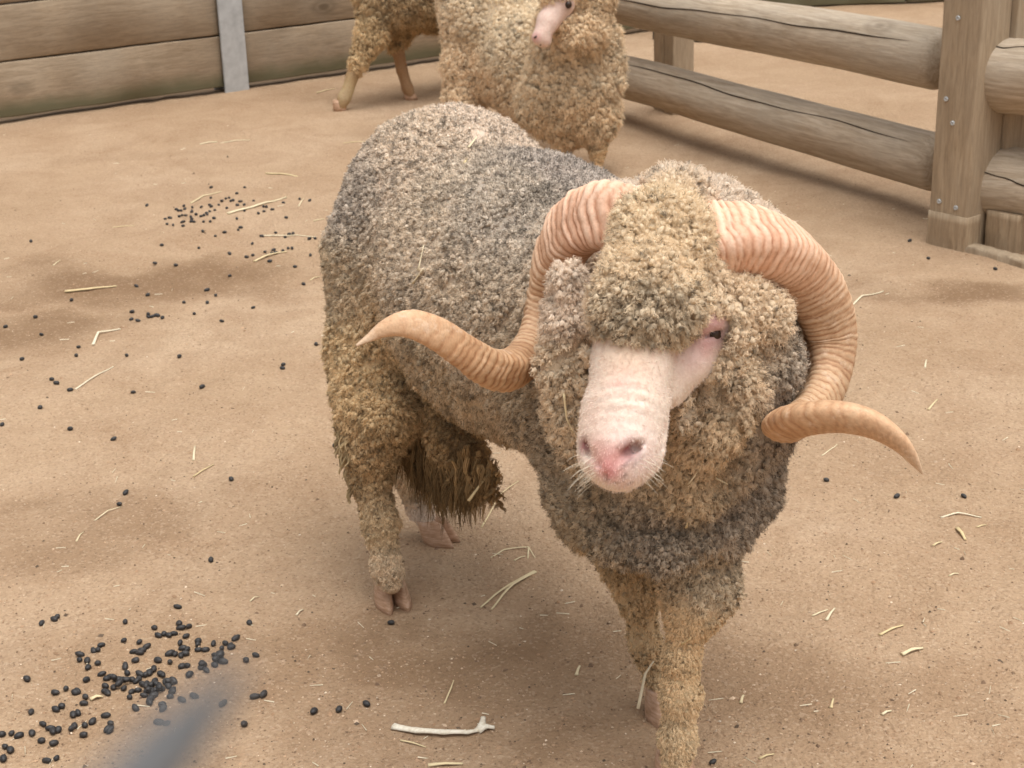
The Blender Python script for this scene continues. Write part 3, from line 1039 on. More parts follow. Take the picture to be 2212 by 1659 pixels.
    # wrinkles across the nose: small ridges
    for i, (py, amp) in enumerate(((815, 1), (845, 1), (872, 1.2), (902, 1), (928, 0.9))):
        a = at(1290, py - 2, 1.583 - 0.0002 * (py - 900) + 0.018); b = at(1345, py - 14, 1.518 - 0.0003 * (py - 900) + 0.002); c = at(1410, py + 8, 1.583 - 0.0002 * (py - 900) + 0.012)
    # nostrils, mouth corner line, philtrum, eye slit (cut)
    def cut(px, py, Y, radii, ang, k=0.004, tilt=0.0):
        c = at(px, py, Y)
        f = c - CAMP; f /= np.linalg.norm(f)
        x = np.array([rt.x, rt.y, rt.z]) * math.cos(ang) - np.array([up.x, up.y, up.z]) * math.sin(ang)
        y = np.cross(f, x)
        R.ell(c, radii, np.array([x, y, f]), k, 0, True)
    def surf_many(pxs):
        """first hit of the pixel rays with the union so far"""
        q = np.array([ray(*p) for p in pxs]); q /= np.linalg.norm(q, axis=1, keepdims=True)
        t = np.full(len(q), 1.35)
        for _ in range(34):
            dd = R.union(CAMP + q * t[:, None])
            t = t + np.clip(dd * 0.85, -0.01, 0.2)
        return CAMP + q * t[:, None]
    def surf(px, py):
        return surf_many([(px, py)])[0]
    def cuts(px, py, radii, ang, k=0.004, sink=0.0):
        p = surf(px, py)
        cut(px, py, p[1] + sink, radii, ang, k)
        return p
    nl = cuts(1361, 975, (0.0125, 0.0055, 0.012), math.radians(-32), 0.005)
    cuts(1375, 967, (0.0065, 0.0065, 0.016), 0, 0.004, 0.003)
    nr_ = cuts(1264, 968, (0.0125, 0.0042, 0.010), math.radians(62), 0.005)
    cuts(1346, 988, (0.013, 0.0022, 0.004), math.radians(-36), 0.004); cuts(1282, 988, (0.015, 0.0018, 0.004), math.radians(48), 0.004)
    cuts(1312, 1034, (0.008, 0.0012, 0.0022), math.radians(86), 0.003)
    cuts(1436, 930, (0.024, 0.0022, 0.006), math.radians(105), 0.004)
    cuts(1345, 1049, (0.022, 0.0010, 0.003), math.radians(-4), 0.003)
    eyep = cuts(1541, 721, (0.0135, 0.0024, 0.010), math.radians(-16), 0.002, 0.001)
    V, Q = polygonise(R, 0.006)
    d_w, d_k = R.union(V, (W,)), R.union(V, (K,))
    # lower legs read as short hair: keep wool but the hooves' collars stay bare
    root = empty('ram', (0.02, 2.1, 0), 'large horned merino ram with a pink face and dense dirty wool standing in the pen', 'ram')
    def p3(*a): return at(*a)
    # regional settings: point, colour, tip colour, length, spacing, lay, speck
    cream, tan, grey = (0.60, 0.50, 0.36), (0.50, 0.41, 0.30), (0.46, 0.41, 0.35)
    rows = [
        (p3(900, 300, 2.40), (0.56, 0.49, 0.40), (0.62, 0.55, 0.46), 0.013, 0.0098, 0.25, 0.30),
        (p3(1000, 240, 2.45), (0.58, 0.51, 0.43), (0.66, 0.59, 0.51), 0.012, 0.0105, 0.2, 0.32),
        (p3(760, 430, 2.40), (0.46, 0.41, 0.35), (0.46, 0.42, 0.37), 0.013, 0.0105, 0.3, 0.40),
        (p3(1250, 360, 2.15), (0.44, 0.40, 0.36), (0.44, 0.41, 0.38), 0.012, 0.0085, 0.25, 0.45),
        (p3(1100, 450, 2.10), (0.46, 0.42, 0.36), (0.48, 0.44, 0.38), 0.012, 0.0095, 0.3, 0.36),
        (p3(950, 550, 2.15), (0.50, 0.44, 0.36), (0.54, 0.48, 0.39), 0.014, 0.0105, 0.4, 0.22),
        (p3(1000, 700, 2.05), (0.50, 0.43, 0.34), (0.50, 0.44, 0.35), 0.014, 0.0105, 0.5, 0.2),
        (p3(740, 600, 2.38), (0.52, 0.44, 0.32), (0.50, 0.43, 0.32), 0.014, 0.010, 0.6, 0.26),
        (p3(950, 820, 2.1), (0.50, 0.42, 0.30), (0.46, 0.39, 0.285), 0.014, 0.010, 0.5, 0.2),
        (p3(1100, 900, 1.95), (0.49, 0.41, 0.30), (0.44, 0.375, 0.28), 0.014, 0.010, 0.5, 0.22),
        (p3(760, 780, 2.34), (0.60, 0.48, 0.30), (0.59, 0.475, 0.30), 0.016, 0.011, 0.8, 0.14),
        (p3(820, 880, 2.25), (0.57, 0.44, 0.26), (0.56, 0.44, 0.27), 0.018, 0.0125, 0.8, 0.28),
        (p3(790, 1000, 2.28), (0.52, 0.40, 0.24), (0.49, 0.38, 0.23), 0.015, 0.011, 1.2, 0.35),
        (p3(822, 1130, 2.26), (0.54, 0.43, 0.28), (0.50, 0.40, 0.26), 0.010, 0.009, 2.0, 0.12),
        (p3(850, 1240, 2.26), (0.55, 0.45, 0.32), (0.55, 0.46, 0.34), 0.009, 0.007, 2.5, 0.05),
        (p3(893, 1045, 2.50), (0.52, 0.42, 0.28), (0.52, 0.42, 0.3), 0.014, 0.010, 1.5, 0.1),
        (p3(930, 1120, 2.48), (0.66, 0.58, 0.5), (0.68, 0.62, 0.55), 0.006, 0.007, 2.5, 0.0),
        (p3(1000, 960, 2.2), (0.36, 0.26, 0.14), (0.3, 0.21, 0.11), 0.02, 0.012, 1.2, 0.2),
        (p3(1420, 400, 1.95), (0.68, 0.61, 0.52), (0.70, 0.64, 0.56), 0.020, 0.0105, 0.2, 0.08),
        (p3(1580, 440, 1.90), (0.66, 0.585, 0.49), (0.69, 0.62, 0.53), 0.018, 0.0105, 0.3, 0.12),
        (p3(1425, 480, 1.70), (0.68, 0.575, 0.41), (0.70, 0.60, 0.44), 0.017, 0.0135, 0.2, 0.07),
        (p3(1400, 560, 1.66), (0.65, 0.545, 0.39), (0.67, 0.565, 0.41), 0.017, 0.0135, 0.35, 0.1),
        (p3(1390, 680, 1.60), (0.50, 0.43, 0.32), (0.48, 0.42, 0.32), 0.018, 0.0125, 0.5, 0.22),
        (p3(1220, 650, 1.72), (0.60, 0.52, 0.43), (0.64, 0.56, 0.47), 0.016, 0.010, 0.5, 0.05),
        (p3(1220, 820, 1.70), (0.56, 0.48, 0.36), (0.58, 0.50, 0.38), 0.016, 0.0105, 0.6, 0.1),
        (p3(1620, 680, 1.70), (0.64, 0.54, 0.40), (0.66, 0.56, 0.42), 0.017, 0.0135, 0.4, 0.06),
        (p3(1600, 830, 1.66), (0.52, 0.43, 0.31), (0.50, 0.42, 0.31), 0.017, 0.012, 0.5, 0.15),
        (p3(1510, 900, 1.65), (0.46, 0.38, 0.28), (0.46, 0.39, 0.29), 0.018, 0.012, 0.6, 0.22),
        (p3(1550, 980, 1.68), (0.54, 0.44, 0.30), (0.54, 0.44, 0.31), 0.018, 0.012, 0.7, 0.1),
        (p3(1690, 850, 1.80), (0.42, 0.36, 0.29), (0.36, 0.32, 0.27), 0.016, 0.011, 0.5, 0.35),
        (p3(1480, 1070, 1.72), (0.50, 0.41, 0.28), (0.48, 0.39, 0.27), 0.017, 0.011, 0.7, 0.15),
        (p3(1440, 1170, 1.72), (0.40, 0.34, 0.27), (0.32, 0.28, 0.225), 0.016, 0.0095, 0.5, 0.36),
        (p3(1590, 1130, 1.76), (0.40, 0.34, 0.27), (0.33, 0.285, 0.23), 0.016, 0.0095, 0.5, 0.34),
        (p3(1250, 1080, 1.80), (0.44, 0.37, 0.27), (0.36, 0.31, 0.23), 0.016, 0.010, 0.5, 0.28),
        (p3(1150, 980, 1.86), (0.44, 0.37, 0.27), (0.38, 0.32, 0.24), 0.015, 0.010, 0.5, 0.25),
        (p3(1300, 1230, 1.86), (0.48, 0.38, 0.24), (0.44, 0.35, 0.22), 0.016, 0.010, 0.8, 0.15),
        (p3(1540, 1270, 1.74), (0.46, 0.39, 0.29), (0.44, 0.38, 0.28), 0.016, 0.012, 1.0, 0.25),
        (p3(1380, 1370, 1.92), (0.52, 0.42, 0.27), (0.50, 0.40, 0.26), 0.012, 0.0085, 1.6, 0.1),
        (p3(1480, 1385, 1.74), (0.60, 0.47, 0.30), (0.60, 0.47, 0.3), 0.006, 0.0068, 2.0, 0.02),
        (p3(1470, 1450, 1.74), (0.58, 0.46, 0.29), (0.58, 0.46, 0.3), 0.009, 0.0068, 2.0, 0.05),
        (p3(1462, 1620, 1.72), (0.58, 0.47, 0.31), (0.60, 0.49, 0.33), 0.008, 0.0065, 2.2, 0.04),
    ]
    for i, r_ in enumerate(rows):
        rows[i] = (*r_[:4], r_[4] * (0.70 if r_[4] > 0.0115 else 0.82), *r_[5:])
    anch = Anchors(rows)
    A = anch(V)
    wool_c = A[:, 0:3] * 0.75
    # skin colours
    skin = np.tile(np.array([0.81, 0.68, 0.575]), (len(V), 1))
    def spot(px, py, Y, r, col, s=1.0, sy=None):
        c = at(px, py, Y)
        d = np.linalg.norm(V - c, axis=1)
        w = np.clip(1 - d / r, 0, 1) ** 1.2 * s
        w = np.minimum(w, 1)[:, None]
        skin[:] = skin * (1 - w) + np.array(col) * w
    pn = surf(1320, 1010)
    for (px, py, r, col, s) in ((1345, 960, 0.055, (0.86, 0.68, 0.62), 0.9), (1390, 1010, 0.05, (0.88, 0.72, 0.68), 0.9),
                                (1275, 900, 0.04, (0.84, 0.64, 0.54), 0.7), (1350, 800, 0.05, (0.80, 0.56, 0.44), 0.6),
                                (1360, 740, 0.05, (0.70, 0.53, 0.38), 0.9), (1345, 830, 0.022, (0.82, 0.5, 0.44), 0.6),
                                (1310, 1002, 0.030, (0.80, 0.36, 0.36), 1.0), (1335, 985, 0.018, (0.74, 0.36, 0.33), 0.8), (1288, 965, 0.02, (0.72, 0.42, 0.36), 0.7),
                                (1318, 1026, 0.014, (0.72, 0.26, 0.28), 0.8), (1345, 1046, 0.02, (0.80, 0.56, 0.52), 0.6),
                                (1510, 700, 0.035, (0.62, 0.37, 0.33), 1.0), (1545, 690, 0.035, (0.58, 0.33, 0.32), 1.0), (1495, 775, 0.035, (0.70, 0.49, 0.45), 0.8), (1530, 745, 0.028, (0.52, 0.28, 0.27), 0.9), (1555, 728, 0.018, (0.28, 0.15, 0.14), 0.9)):  # darker pink around the eye, with the shade under the brow painted in
        q = surf(px, py)
        spot(px, py, q[1], r, col, s)
    for c, r in ((nl, 0.013), (nr_, 0.011)):
        d = np.linalg.norm(V - (c + np.array([0, 0.006, 0])), axis=1)
        w = np.clip(1.3 - d / r, 0, 1)[:, None]
        skin = skin * (1 - w) + np.array([0.26, 0.085, 0.085]) * w
    for (px, py, r) in ((1312, 1038, 0.0035), (1347, 1030, 0.004), (1358, 1045, 0.003), (1372, 1000, 0.0028), (1386, 992, 0.0025), (1330, 1045, 0.003), (1352, 1003, 0.0035), (1362, 996, 0.0035)):
        q = surf(px, py)
        d = np.linalg.norm(V - q, axis=1)
        w = np.clip(1.4 - d / r, 0, 1)[:, None] * 0.6
        skin = skin * (1 - w) + np.array([0.22, 0.13, 0.12]) * w
    isk = np.clip((d_w - d_k) / 0.006 + 0.5, 0, 1)[:, None]
    cols = wool_c * (1 - isk) + skin * isk
    # nose wrinkles: push the skin in and out along the muzzle axis
    a0, a1 = at(1372, 760, 1.6), at(1336, 960, 1.53)
    ax = (a1 - a0); Lx = np.linalg.norm(ax); ax /= Lx
    s = (V - a0) @ ax
    latv = np.array([rt.x, rt.y, rt.z])
    lw = (V - a0) @ latv
    wr = ((0.6 + 0.5 * vnoise(V, 60, 31)) * np.sin(s * 2 * math.pi / 0.0135 + 1.6 * vnoise(V, 45, 32) + 16 * lw) * np.clip((s - 0.015) / 0.03, 0, 1) * np.clip((0.112 - s) / 0.02, 0, 1))
    nv = R.grad(V)
    front = np.clip(-(nv * (V - CAMP)).sum(1) / np.linalg.norm(V - CAMP, axis=1), 0, 1)
    V = V + nv * (wr * 0.0017 * isk[:, 0] * front)[:, None]
    cols = cols * (1 - 0.10 * (wr * isk[:, 0] * front < -0.35))[:, None]
    body = mesh_obj('body', V, Q, M_hide, True, root, cols)
    # ---- fleece
    def woolw(P):
        dw, dk = R.union(P, (W,)), R.union(P, (K,))
        return (dw < dk + 0.002).astype(float) * (P[:, 2] > 0.04)
    def lay(P, Nv):
        g = np.tile(np.array([0, 0, -1.0]), (len(P), 1))
        g += 0.5 * np.stack([vnoise(P, 14, 11), vnoise(P, 14, 12), vnoise(P, 14, 13)], 1)
        return g
    grow_fleece('fleece', R, V, Q, anch, woolw, root, 17, 0.00025, lay, 420000)
    # ---- short pale hair on the face and shins
    P, _ = tri_sample(V, Q, 260000)
    dw, dk = R.union(P, (W,)), R.union(P, (K,))
    hd = at(1340, 900, 1.58)
    P = P[(dk < dw - 0.001) & (np.linalg.norm(P - hd, axis=1) < 0.2)]
    Nv = R.grad(P)
    ok = (Nv * (P - CAMP)).sum(1) < 0.1
    P, Nv = P[ok], Nv[ok]
    nn = len(P)
    vc = np.array(cols)
    # nearest vertex colour through a coarse hash
    key = {}
    for i, q in enumerate(np.floor(V / 0.006).astype(int)):
        key[(q[0], q[1], q[2])] = i
    hc = np.empty((nn, 3)); hc[:] = (0.8, 0.62, 0.52)
    for i, q in enumerate(np.floor(P / 0.006).astype(int)):
        j = key.get((q[0], q[1], q[2]))
        if j is not None: hc[i] = vc[j]
    dark = hc[:, 1] < 0.33
    P, Nv, hc = P[~dark], Nv[~dark], hc[~dark]; nn = len(P)
    hc = hc * 0.65 + np.array([0.86, 0.77, 0.68]) * 0.35
    out_l = P - at(1352, 870, 1.60)
    D = Nv * 0.30 + ax * 0.5 + 0.35 * out_l / np.linalg.norm(out_l, axis=1, keepdims=True) + rng.normal(0, 0.16, (nn, 3))
    D /= np.linalg.norm(D, axis=1, keepdims=True)
    L = rng.uniform(0.0016, 0.0034, nn)
    S3 = np.stack([P - Nv * 0.0005, P + D * (L * 0.5)[:, None], P + D * L[:, None] - Nv * (L * 0.15)[:, None]], 1)
    o = curves_obj('face_hair', S3, np.tile(np.array([0.00017, 0.00014, 0.00005]), (nn, 1)), np.repeat(hc[:, None], 3, 1) * rng.uniform(0.85, 1.1, (nn, 1, 1)), root)
    o['kind'] = 'stuff'
    # ---- whiskers
    wp, wr_, wc = [], [], []
    wpx = [(rng.uniform(1252, 1290), rng.uniform(980, 1045)) if i % 3 else (rng.uniform(1385, 1425), rng.uniform(985, 1040)) for i in range(46)]
    for (px, py), q in zip(wpx, surf_many(wpx)):
        g = R.grad(q[None])[0]
        d0 = g + np.array([-0.5 if px < 1330 else 0.5, 0, -0.2]) + rng.normal(0, 0.15, 3); d0 /= np.linalg.norm(d0)
        l = rng.uniform(0.012, 0.026)
        wp.append([q, q + d0 * l * 0.5, q + d0 * l + np.array([0, 0, -0.003])]); wr_.append([0.0002, 0.00016, 0.00006]); wc.append([[0.75, 0.68, 0.55]] * 3)
    o = curves_obj('whiskers', np.array(wp), np.array(wr_), np.array(wc), root); o['kind'] = 'stuff'
    # ---- hanging belly fringe: clotted brown locks
    lp, lr, lc = [], [], []
    for i in range(900):
        u = rng.random()
        px = 866 + 212 * u + rng.normal(0, 7)
        top = 900 + 110 * u + rng.uniform(-10, 75)
        Y = 2.40 - 0.26 * u + rng.uniform(-0.05, 0.05)
        if rng.random() < 0.75 * max(0, u - 0.7) / 0.3: continue
        a = at(px, top, Y)
        bot = float(np.interp(u, [0, 0.2, 0.42, 0.7, 0.9, 1.0], [1000, 1055, 1105, 1088, 1050, 1020])) + 10 * math.sin(23 * u) + rng.normal(-12, 30) + (rng.random() < 0.08) * 40
        l = min(0.135, max(0.02, pxr(a, bot - top)))
        col = np.array([0.30, 0.20, 0.10]) * rng.uniform(0.5, 1.5)
        ph = rng.uniform(0, 6.28)
        tw = rng.normal(0, 0.006, 2)
        for s_ in range(8):
            of = rng.normal(0, 0.0018, 3); of[2] = 0
            pts = []
            ls = l * rng.uniform(0.75, 1.1)
            for t in np.linspace(0, 1, 7):
                w = 1 - 0.7 * t
                pts.append(a + of * w * 1.4 + np.array([0.0022 * math.sin(11 * t + ph) + tw[0] * t, 0.0022 * math.cos(9 * t + ph) + tw[1] * t, -ls * t]))
            lp.append(pts); lr.append([0.0005, 0.0006, 0.0006, 0.0005, 0.0004, 0.0003, 0.0001]); lc.append([col * (1.25 - 0.6 * t) for t in np.linspace(0, 1, 7)])
    o = curves_obj('belly_fringe', np.array(lp), np.array(lr), np.array(lc), root); o['kind'] = 'stuff'
    # loose long locks on the back of the hind leg
    lp, lr, lc = [], [], []
    us = rng.random(60) * 0.5
    lpx = [(738 + 30 * u + rng.normal(0, 5), 920 + 250 * u) for u in us]
    for u, q in zip(us, surf_many(lpx)):
        if abs(q[1] - 2.28) > 0.15: continue
        q = q + np.array([0, 0, 0.0])
        l = rng.uniform(0.018, 0.036)
        col = np.array([0.50, 0.38, 0.22]) * rng.uniform(0.6, 1.15); ph = rng.uniform(0, 6.28)
        for s_ in range(7):
            of = rng.normal(0, 0.0013, 3)
            pts = [q + of * (1 - 0.7 * t) + np.array([-0.010 * t * (1 - u) + 0.003 * math.sin(6 * t + ph), -0.008 * t, -l * t]) for t in np.linspace(0, 1, 6)]
            lp.append(pts); lr.append([0.0005] * 5 + [0.0002]); lc.append([col] * 6)
    o = curves_obj('leg_locks', np.array(lp), np.array(lr), np.array(lc), root); o['kind'] = 'stuff'

    # ---- horns
    def horn(rows, label, seed, roll0, roll1):
        r = np.random.default_rng(seed)
        C = np.array([at(a, b, c) for a, b, c, d_ in rows])
        Rr = np.array([pxr(at(a, b, c), d_) for a, b, c, d_ in rows])
        # Catmull-Rom
        n = 420
        cum = np.concatenate([[0], np.cumsum(np.linalg.norm(np.diff(C, axis=0), axis=1) ** 0.5)])
        def interp(vals):
            vals = np.asarray(vals, float)
            m = np.gradient(vals, cum, axis=0)
            tt = np.linspace(0, cum[-1], n * 4)
            k_ = np.clip(np.searchsorted(cum, tt, side='right') - 1, 0, len(cum) - 2)
            hh = (cum[k_ + 1] - cum[k_]); u = (tt - cum[k_]) / hh
            if vals.ndim > 1: hh = hh[:, None]; u = u[:, None]
            return ((2 * u ** 3 - 3 * u ** 2 + 1) * vals[k_] + (u ** 3 - 2 * u ** 2 + u) * hh * m[k_] + (-2 * u ** 3 + 3 * u ** 2) * vals[k_ + 1] + (u ** 3 - u ** 2) * hh * m[k_ + 1])
        Pd, Rd = interp(C), interp(Rr)
        arc = np.concatenate([[0], np.cumsum(np.linalg.norm(np.diff(Pd, axis=0), axis=1))])
        ss = np.linspace(0, arc[-1], n)
        Pc = np.stack([np.interp(ss, arc, Pd[:, i]) for i in range(3)], 1)
        Rc = np.interp(ss, arc, Rd)
        for _ in range(12):
            Pc[1:-1] = (Pc[:-2] + 2 * Pc[1:-1] + Pc[2:]) / 4
        T = np.gradient(Pc, axis=0); T /= np.linalg.norm(T, axis=1, keepdims=True)
        nrm = np.array([0, 0, 1.0]) - T[0] * T[0][2]; nrm /= np.linalg.norm(nrm)
        m_ = 48
        V, cl = [], []
        tot = ss[-1]
        # growth rings: irregular spacing, closer together towards the base
        pos, rings = 0.0, []
        while pos < tot:
            st = (0.0078 + 0.0045 * (pos / tot)) * r.uniform(0.55, 1.5)
            rings.append(pos); pos += st
        rings = np.array(rings)
        hgt = r.uniform(0.5, 1.25, len(rings))
        for i in range(n):
            if i:
                nrm = nrm - T[i] * (nrm @ T[i]); nrm /= np.linalg.norm(nrm)
            bi = np.cross(T[i], nrm)
            t = ss[i] / tot
            rl = roll0 + (roll1 - roll0) * t
            for j in range(m_):
                th = 2 * math.pi * j / m_
                q = th + rl
                shape = 1 + 0.07 * math.cos(2 * q) + 0.09 * math.cos(3 * q + 0.5) + 0.02 * math.cos(6 * q + 1.0)
                # wavy rings
                s_ = ss[i] + 0.0030 * math.sin(2 * th + 9 * t) + 0.0012 * math.sin(5 * th + 37 * t) + 0.0006 * math.sin(9 * th + 71 * t) + 0.0003 * math.sin(17 * th + 130 * t)
                k_ = np.searchsorted(rings, s_) - 1
                k_ = min(max(k_, 0), len(rings) - 1)
                a = rings[k_]; b = rings[k_ + 1] if k_ + 1 < len(rings) else a + 0.01
                u = min(max((s_ - a) / (b - a), 0), 1)
                w = max(0.0, math.sin(math.pi * u)) ** 0.7 * hgt[k_]
                fade = max(0.0, min(1.0, (1 - t) * 4.6 - 0.45))
                amp = 0.0042 * fade * (0.66 + 0.38 * math.cos(q + 0.3)) * (Rc[i] / Rc[0]) ** 0.4
                fine = 0.0003 * math.sin(13 * th + 70 * t + 2 * math.sin(40 * t))
                rad = max(0.0007, Rc[i] * shape * 0.97 + amp * (w - 0.45) + fine * fade)
                V.append(Pc[i] + nrm * (math.cos(th) * rad) + bi * (math.sin(th) * rad))
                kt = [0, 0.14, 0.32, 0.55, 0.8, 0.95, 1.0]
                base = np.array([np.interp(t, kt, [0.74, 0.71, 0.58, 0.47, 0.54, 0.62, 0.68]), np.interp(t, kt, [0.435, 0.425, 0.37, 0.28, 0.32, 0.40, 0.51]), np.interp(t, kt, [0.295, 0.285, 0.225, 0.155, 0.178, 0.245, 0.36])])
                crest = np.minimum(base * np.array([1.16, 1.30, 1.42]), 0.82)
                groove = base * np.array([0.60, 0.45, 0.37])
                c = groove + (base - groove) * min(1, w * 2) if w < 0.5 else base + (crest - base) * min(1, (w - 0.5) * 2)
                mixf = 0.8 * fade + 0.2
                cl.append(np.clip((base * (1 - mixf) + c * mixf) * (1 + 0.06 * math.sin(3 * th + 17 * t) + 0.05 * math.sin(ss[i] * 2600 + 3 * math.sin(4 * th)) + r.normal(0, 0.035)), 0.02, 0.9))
        Fq = []
        for i in range(n - 1):
            for j in range(m_):
                a, b = i * m_ + j, i * m_ + (j + 1) % m_
                Fq.append((a, b, b + m_, a + m_))
        V.append(Pc[-1] + T[-1] * 0.002); cl.append(np.array([0.6, 0.42, 0.26]))
        for j in range(m_):
            Fq.append(((n - 1) * m_ + j, (n - 1) * m_ + (j + 1) % m_, len(V) - 1))
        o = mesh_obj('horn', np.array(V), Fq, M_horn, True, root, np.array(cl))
        o['label'] = label
        return o
    m, nt, b = new_mat('horn', 0.62, 0.3)
    k = N(nt)
    tc = k.n('ShaderNodeTexCoord').outputs['Object']
    hc_ = k.n('ShaderNodeAttribute', attribute_name='col').outputs['Color']
    nz = k.noise(tc, 190, 5, 0.7)
    hc_ = k.mix(k.math('MULTIPLY', k.ramp(nz, [(0.3, (1, 1, 1)), (0.55, (0, 0, 0))]), 0.4), hc_, (0.62, 0.46, 0.36), 'MULTIPLY')
    hc_ = k.mix(k.math('MULTIPLY', k.ramp(k.noise(tc, 70, 4, 0.7), [(0.55, (0, 0, 0)), (0.7, (1, 1, 1))]), 0.35), hc_, (0.80, 0.66, 0.52))
    k.l(hc_, b.inputs['Base Color'])
    k.l(k.bump(k.math('ADD', nz, k.noise(tc, 60, 3)), 0.35, 0.002), b.inputs['Normal'])
    M_horn = m
    horn([(1440, 525, 1.79, 80), (1520, 526, 1.785, 82), (1600, 520, 1.79, 80), (1695, 552, 1.82, 77), (1762, 632, 1.85, 68), (1791, 730, 1.86, 59), (1783, 822, 1.83, 49),
          (1742, 890, 1.77, 42), (1700, 918, 1.70, 41), (1697, 914, 1.645, 41), (1740, 902, 1.60, 40), (1810, 897, 1.575, 38), (1885, 914, 1.56, 33), (1945, 955, 1.55, 22), (1972, 990, 1.548, 13), (1991, 1021, 1.547, 3)],
         'thick curled horn on the side of the visible eye', 3, 0.4, 2.6)
    horn([(1400, 490, 1.80, 66), (1330, 470, 1.80, 70), (1255, 490, 1.83, 65), (1200, 565, 1.865, 56), (1178, 650, 1.87, 47), (1158, 735, 1.84, 45), (1122, 790, 1.78, 45),
          (1062, 792, 1.72, 41), (1000, 758, 1.685, 38), (935, 717, 1.665, 36), (880, 700, 1.655, 31), (835, 709, 1.65, 20), (800, 729, 1.648, 10), (771, 746, 1.647, 3)],
         'curled horn sweeping out over the flank with its tip pointing away', 4, 0.2, -2.2)
    # ---- eye
    c = eyep + (eyep - CAMP) / np.linalg.norm(eyep - CAMP) * 0.0125
    bm = bmesh.new(); bmesh.ops.create_uvsphere(bm, u_segments=24, v_segments=16, radius=0.0105)
    me = bpy.data.meshes.new('eye'); bm.to_mesh(me); bm.free()
    m, nt, b = new_mat('eye_dark', 0.3, 0.4)
    k = N(nt)
    k.l(k.ramp(k.noise(k.n('ShaderNodeTexCoord').outputs['Object'], 90), [(0.3, (0.012, 0.008, 0.007)), (0.7, (0.06, 0.032, 0.018))]), b.inputs['Base Color'])
    me.materials.append(m); me.polygons.foreach_set('use_smooth', [True] * len(me.polygons))
    o = bpy.data.objects.new('eye', me); link(o); o.location = tuple(c); child(o, root)
    # ---- hooves: two claws each
    m, nt, b = new_mat('hoof_horn', 0.55, 0.35)
    k = N(nt)
    tc = k.n('ShaderNodeTexCoord').outputs['Object']
    v = k.mapping(tc, (1, 1, 5))
    col = k.ramp(k.noise(v, 60, 4, 0.6), [(0.3, (0.36, 0.21, 0.12)), (0.55, (0.52, 0.33, 0.22)), (0.75, (0.62, 0.44, 0.33))])
    k.l(col, b.inputs['Base Color'])
    k.l(k.bump(k.noise(v, 80, 3), 0.3, 0.002), b.inputs['Normal'])
    def claws(px, py, heading, size=1.0, rise=0.0):
        g = ground_xyz(px, py)
        f = np.array([math.sin(heading), -math.cos(heading), 0]); sd_ = np.array([f[1], -f[0], 0]) * -1
        for s_ in (-1, 1):
            V, Fs = [], []
            rows_ = [(0.0, 1.0), (0.010, 1.0), (0.021, 0.9), (0.032, 0.76), (0.040, 0.64)]
            nn_ = 16
            for zi, (z, sc) in enumerate(rows_):
                for j in range(nn_):
                    a = 2 * math.pi * j / nn_
                    lx = math.cos(a); ly = math.sin(a)
                    tipx = 0.031 if lx > 0 else 0.024
                    fx = lx * tipx * (1 - 0.35 * abs(ly) * (lx > 0)) * (0.62 + 0.38 * sc) - z * 0.45 + 0.006
                    fy = ly * 0.0125 * sc + s_ * 0.0135 * (1 - 0.25 * z / 0.05)
                    p = g + (f * fx + sd_ * fy) * size + np.array([0, 0, z * size - 0.002 + rise])
                    V.append(p)
            for zi in range(len(rows_) - 1):
                for j in range(nn_):
                    a, b2 = zi * nn_ + j, zi * nn_ + (j + 1) % nn_
                    Fs.append((a, b2, b2 + nn_, a + nn_))
            Fs.append(tuple(range(nn_))[::-1]); Fs.append(tuple((len(rows_) - 1) * nn_ + j for j in range(nn_)))
            mesh_obj('hoof_claw', np.array(V), Fs, m, True, root)
    claws(848, 1302, 0.35, 1.12)
    claws(946, 1168, 1.15, 1.0)
    claws(1459, 1688, 0.15, 1.1)
    claws(1432, 1545, 0.2, 1.0)
    # pasterns joining leg and hoof are part of the body; small pale collars above the claws
    return root, R, surf
ram_root, RAM, ram_surf = build_ram()

